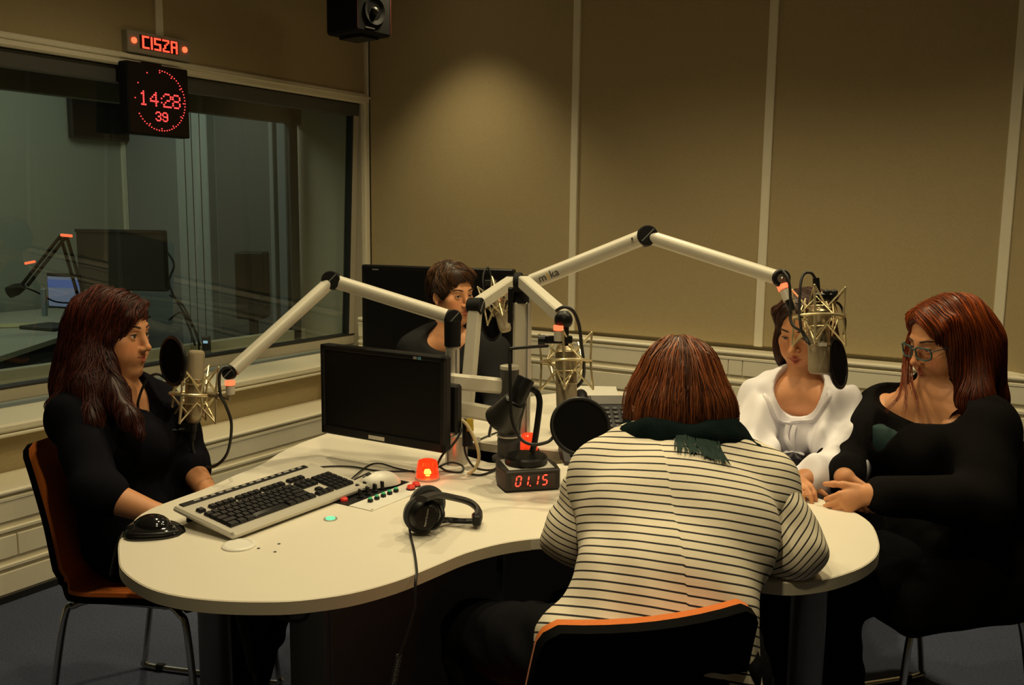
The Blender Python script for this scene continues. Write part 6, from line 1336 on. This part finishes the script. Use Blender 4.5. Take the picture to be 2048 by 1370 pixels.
def topD0():
    lo, hi = bounds([JD['waist'], JD['up'], JD['shR'], JD['shL']], .2); S = SDF(lo, hi, .007); dtorso(S, .002)
    S.sub(ell(JD['up'] + up3 * .0 + JD['fwd'] * .10, (.13, .10, .105), BD), .006); f_ = JD['fwd']; S.clip_fn(lambda x, y, z: .06 - ((x - JD['up'][0]) * f_[0] + (y - JD['up'][1]) * f_[1]) + 0 * z); S.clip_fn(lambda x, y, z: z - (JD['up'][2] - .07) + 0 * x); return S
ob('teal_top', topD0().mesh(1), TEAL, pD, 180)
def topD():
    lo, hi = bounds([JD['pelvis'] - up3 * .10, JD['up'], JD['shR'], JD['shL'], elR, elL, wrL, wrR], .22); S = SDF(lo, hi, .0065); dtorso(S, .010)
    S.add(ell(JD['pelvis'] + JD['fwd'] * .06, (.22, .22, .17), BD), .06); FR = np.array([[fD[1], -fD[0], 0], [fD[0], fD[1], 0], [0, 0, 1.0]]).T; S.add(rbox(np.array([cDch[0], cDch[1], .475]) - fD * .01, (.25, .25, .085), FR, .06), .06)
    arm_field(S, JD['shR'], elR, wrR, .012, cut=.92, r=(.070, .056, .036)); arm_field(S, JD['shL'], elL, wrL, .012, cut=.93, r=(.076, .060, .034))
    S.warp(waves(31, 8, 35, 85, .0035))
    S.sub(ell(JD['up'] + up3 * .012 + JD['fwd'] * .09, (.155, .105, .075), BD), .008); S.sub(cap(JD['up'] - up3 * .02 + JD['fwd'] * .15, JD['chest'] + JD['fwd'] * .20 + JD['side'] * .01, .075, .025), .01); return S
ob('black_cardigan', topD().mesh(1), BLKCL, pD, 180); legs(pD, JD, DENIM, .01, (.11, .078, .05))
def hairD():
    lo, hi = bounds([hD.p(0, 0, .14), hD.p(.12, .09, .1), hD.p(-.12, -.05, -.1), at(1985, 800, 2.50), at(1930, 800, 2.45), at(1780, 830, 2.62), at(1830, 850, 2.5)], .08); S = SDF(lo, hi, .0045)
    S.add(hD.E((0, -.018, .046), (.083, .105, .086)), .01); S.add(hD.E((0, .032, .072), (.066, .060, .046)), .02)
    S.add(hD.E((-.070, -.005, -.03), (.024, .058, .09)), .03); S.add(hD.E((.068, .008, -.03), (.020, .046, .09)), .03)
    S.add(hD.E((-.058, .036, .052), (.018, .030, .045), roty(-.5)), .015); S.add(hD.E((.056, .040, .052), (.018, .030, .045), roty(.5)), .015)
    S.add(cap(hD.p(-.068, -.030, -.06), at(1950, 800, 2.49), .046, .040), .04); S.add(cap(at(1950, 800, 2.49), at(1962, 850, 2.50), .040, .02), .03); S.add(cap(hD.p(-.03, -.085, -.02), at(1980, 800, 2.60), .062, .040), .05); S.add(cap(at(1980, 800, 2.60), at(1992, 870, 2.58), .040, .02), .03)
    S.sub(hD.E((0, .108, -.022), (.062, .068, .106)), .008); S.sub(hD.Cp((-.01, .06, -.14), (0, .09, -.22), .06, .06), .01)
    S.sub(hD.Cp((.014, .07, .135), (.010, -.05, .146), .006, .006), .006); S.warp(waves(15, 6, 90, 150, .0016, (1, 1, .15))); return S
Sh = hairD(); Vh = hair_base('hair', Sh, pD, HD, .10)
strands('hair_locks', Sh, pD, HD, on_surface(Sh, Vh, 4600, 7), flow_from(hD, .012, 1.6, .25), 18, .012, .0005, .0011, 5, off=(-.003, .005), curl=.05, tone=lambda P: np.clip((hD.inv(P)[:, 2] + .01) / .10, .02, 1), stop=lambda Q: Q[:, 2] < .84)  # bright top, dark lengths: overhead light painted into the red
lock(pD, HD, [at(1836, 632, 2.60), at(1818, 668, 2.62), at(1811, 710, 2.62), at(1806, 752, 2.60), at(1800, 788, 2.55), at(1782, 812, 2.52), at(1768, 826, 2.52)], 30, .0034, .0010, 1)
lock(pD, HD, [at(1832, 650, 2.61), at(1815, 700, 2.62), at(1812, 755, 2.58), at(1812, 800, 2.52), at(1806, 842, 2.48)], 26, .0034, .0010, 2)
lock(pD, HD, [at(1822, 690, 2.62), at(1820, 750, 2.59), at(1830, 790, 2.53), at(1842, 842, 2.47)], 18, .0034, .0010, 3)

# ---------------------------------------------------------------- E: woman with her back to the camera
fE2 = nrm(fE * 1.0); upE = at(1366, 912, 1.98)
JE = seat_J(cEch, fE2, upE, at(1528, 968, 1.96), at(1206, 955, 1.95), pel_back=.02)
JE['waist'] = at(1330, 1205, 1.73); JE['chest'] = at(1356, 1045, 1.87); JE['pelvis'] = at(1300, 1330, 1.68); seat_legs(JE, cEch, .12, .40, .22)
hE = Head(at(1356, 800, 2.06), VD * .97 + RM[0] * -.08, pitch=.42, roll=.03, sc=1.0)
pE = person('woman in a striped shirt with an auburn bob, her back to the camera', (cEch[0], cEch[1], 0))
elR, wrR = at(1582, 1098, 1.90), at(1440, 1010, 2.15); elL, wrL = at(1150, 1070, 1.98), at(1230, 985, 2.20)
def armsE(S): arm_field(S, JE['shR'], elR, wrR); hand_field(S, wrR, nrm(wrR - elR), DOWN, -RM[0])
def armsE2(S): arm_field(S, JE['shL'], elL, wrL); hand_field(S, wrL, nrm(wrL - elL), DOWN, RM[0])
SE, bodyE = upper_skin(pE, hE, JE, [([JE['shR'], elR, wrR, wrR + nrm(wrR - elR) * .18], armsE, .0065), ([JE['shL'], elL, wrL, wrL + nrm(wrL - elL) * .18], armsE2, .0065)], face={}, fine=.0035)
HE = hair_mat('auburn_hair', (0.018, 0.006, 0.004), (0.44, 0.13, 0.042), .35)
face_parts(pE, hE, SE, mat('brow_brown', (0.05, 0.022, 0.012), 0.8))
def stripe_mat():
    m = mat('striped_jersey', (0.82, 0.74, 0.58), 0.85, var=0.03, scale=60, bump=0.15, bscale=700); nt = m.node_tree; b = nt.nodes['Principled BSDF']; old = b.inputs['Base Color'].links[0].from_socket
    a = nt.nodes.new('ShaderNodeAttribute'); a.attribute_name = 'along'
    M = lambda op, v=None: (lambda n: (setattr(n, 'operation', op), v is not None and setattr(n.inputs[1], 'default_value', v), n)[2])(nt.nodes.new('ShaderNodeMath'))
    d = M('DIVIDE', .0166); f = M('FRACT'); c = M('LESS_THAN', .215); nt.links.new(a.outputs['Fac'], d.inputs[0]); nt.links.new(d.outputs[0], f.inputs[0]); nt.links.new(f.outputs[0], c.inputs[0])
    mx = nt.nodes.new('ShaderNodeMix'); mx.data_type = 'RGBA'; nt.links.new(c.outputs[0], mx.inputs[0]); nt.links.new(old, mx.inputs[6]); mx.inputs[7].default_value = (.016, .015, .018, 1); nt.links.new(mx.outputs[2], b.inputs['Base Color']); return m
STR = stripe_mat()
axE = nrm(up3 * .90 + fE * .44)
def shirtE():
    lo, hi = bounds([JE['pelvis'], JE['up'], JE['shR'], JE['shL'], JE['waist']], .22); S = SDF(lo, hi, .005); s = JE['side']
    torso_field(S, JE, .012, hip=(.198, .145), waist=(.156, .120), chest=(.182, .120), top=(.150, .068), bust=.05)
    for sh, el in ((JE['shR'], elR), (JE['shL'], elL)): S.add(cap(sh, sh + (el - sh) * .25, .068, .066), .03)
    S.warp(waves(41, 7, 25, 60, .0035)); S.warp(lambda x, y, z: .004 * np.sin(70 * (x * s[0] + y * s[1]) + 9 * np.sin(6 * z)) * np.clip((.95 - z) / .2, 0, 1)); return S
S_ = shirtE(); V, F = S_.mesh(1); o = ob('striped_shirt', (V, F), STR, pE, 180)
rel = V - JE['waist']; lat = rel @ JE['side']; attr(o, 'along', 1.0 + rel @ axE + .24 * lat + .0022 * (lat > .012) + .004 * np.sin(lat * 11 + rel[:, 2] * 9))
for nm, sh, el, wr in (('sleeve', JE['shR'], elR, wrR), ('sleeve', JE['shL'], elL, wrL)):
    lo, hi = bounds([sh, el, wr], .11); S = SDF(lo, hi, .005); a0 = sh + (el - sh) * .10
    S.add(cap(a0, el, .070, .060), .02); S.add(cap(el, el + (wr - el) * .8, .060, .045), .03); S.add(ell(el, (.062, .062, .058)), .03)
    S.warp(waves(51, 7, 50, 110, .0045)); V, F = S.mesh(1); o = ob(nm, (V, F), STR, pE, 180)
    u1 = nrm(el - a0); u2 = nrm(wr - el); L1 = np.linalg.norm(el - a0); t1 = (V - a0) @ u1; t2 = (V - el) @ u2; bl = 1 / (1 + np.exp(-np.clip((t1 - L1 + t2) / .03, -30, 30))); dr = (RM[0] * .72 - up3 * .70) if sh is JE['shR'] else (-up3 * .93 - RM[0] * .30); attr(o, 'along', 3.0 + 1.3 * ((V - a0) @ dr))
legs(pE, JE, DENIM, .008, (.10, .07, .05))
def hairE():
    lo, hi = bounds([hE.p(0, 0, .15), hE.p(.14, -.1, -.1), hE.p(-.14, -.1, -.1), hE.p(0, -.15, -.2), hE.p(0, .1, 0)], .05); S = SDF(lo, hi, .0045); dz = hE.R.T @ up3
    S.add(hE.E((0, -.018, .046), (.088, .110, .090)), .01); S.add(hE.E((0, .032, .070), (.068, .060, .048)), .02)
    c = hE.p(0, -.045, -.005); S.add(ell(c - up3 * .035, (.118, .098, .105), np.array([RM[0] * np.array([1, 1, 0]), VD * np.array([1, 1, 0]), up3]).T), .03)
    for q in (-1, 1): S.add(cap(hE.p(q * .07, 0, .02), hE.p(q * .09, -.01, -.02) - up3 * .075, .035, .036), .03)
    zb = at(1357, 874, 1.94)[2]; S.sub(rbox((c[0], c[1], zb - .10), (.2, .2, .10), None, .01), .02)
    S.sub(hE.E((0, .118, -.035), (.058, .066, .105)), .008); S.warp(waves(16, 7, 70, 130, .003, (1, 1, .15))); return S
Sh = hairE(); Vh = hair_base('hair', Sh, pE, HE, .15)
zstop = at(1357, 874, 1.94)[2]
crown = hE.p(0, -.03, .135)
def flE(P, k):
    r = P - crown; r[:, 2] = 0; r /= np.linalg.norm(r, axis=1)[:, None] + 1e-6; near = np.clip(1 - np.linalg.norm(P - crown, axis=1) / .12, 0, 1); return DOWN[None] + r * near[:, None] * 2
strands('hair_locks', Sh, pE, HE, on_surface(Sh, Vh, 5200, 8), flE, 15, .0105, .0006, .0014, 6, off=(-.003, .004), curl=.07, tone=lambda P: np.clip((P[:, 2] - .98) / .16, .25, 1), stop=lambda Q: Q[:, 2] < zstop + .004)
for i, u in enumerate(np.linspace(1285, 1440, 12)):
    q_ = onto(Sh, [at(u, 815, 2.0), at(u, 852, 1.98)], .002); e_ = q_[1] + (q_[1] - q_[0]) * .75 + RM[0] * random.uniform(-.006, .006) - up3 * .012
    lock(pE, HE, [q_[0], q_[1], e_], 26, .0055, .0010, 40 + i, 'hair_ends')
# scarf with fringe
SCF = mat('dark_green_scarf', (0.004, 0.010, 0.010), 0.95, spec=0.06, var=.3, scale=120, bump=.4, bscale=300)
def scarf():
    lo, hi = bounds([JE['up'] + JE['side'] * .2, JE['up'] - JE['side'] * .2, JE['up'] + up3 * .1, JE['up'] - up3 * .1, JE['up'] + fE * .2], .06); S = SDF(lo, hi, .005)
    ring = [JE['up'] + up3 * (.040 + .012 * math.cos(a)) + RM[0] * .105 * math.sin(a) - np.array([VD[0], VD[1], 0]) * .075 * math.cos(a) + fE * .02 for a in np.arange(14) * 2 * math.pi / 14]
    for a, b in zip(ring, ring[1:] + ring[:1]): S.add(cap(a, b, .031, .031), .02)
    S.add(cap(at(1455, 868, 1.97), at(1508, 900, 1.95), .030, .020), .03); S.warp(waves(17, 8, 60, 120, .005, (1, 1, .5))); return S
Ss = scarf(); sv, sf = Ss.mesh(1); scf = thing('scarf', 'dark green fringed scarf around the neck above the striped shirt', 'scarf', JE['up']); ob('wrap', (sv, sf), SCF, scf, 180)
rs = np.random.RandomState(3); m = MB()
for i in range(84):
    u = 1354 + i * 1.08 + rs.uniform(-2, 2); L = (58 + 26 * math.sin(math.pi * (i + 8) / 96)) * rs.uniform(.75, 1.25); p0 = at(u, 868 + rs.uniform(-4, 4), 1.885)
    p2 = at(u + rs.uniform(-9, 9) - 4, 886 + L, 1.85); P = onto(S_, spline([p0, (p0 + p2) / 2 + rs.normal(0, .002, 3), p2], 4), .006)
    m.tube(P, [.0013] * (len(P) - 1) + [.0006], 4)
ob('fringe', m, mat('green_fringe', (0.010, 0.036, 0.028), 0.85, var=.3), scf, 60, kind='stuff')
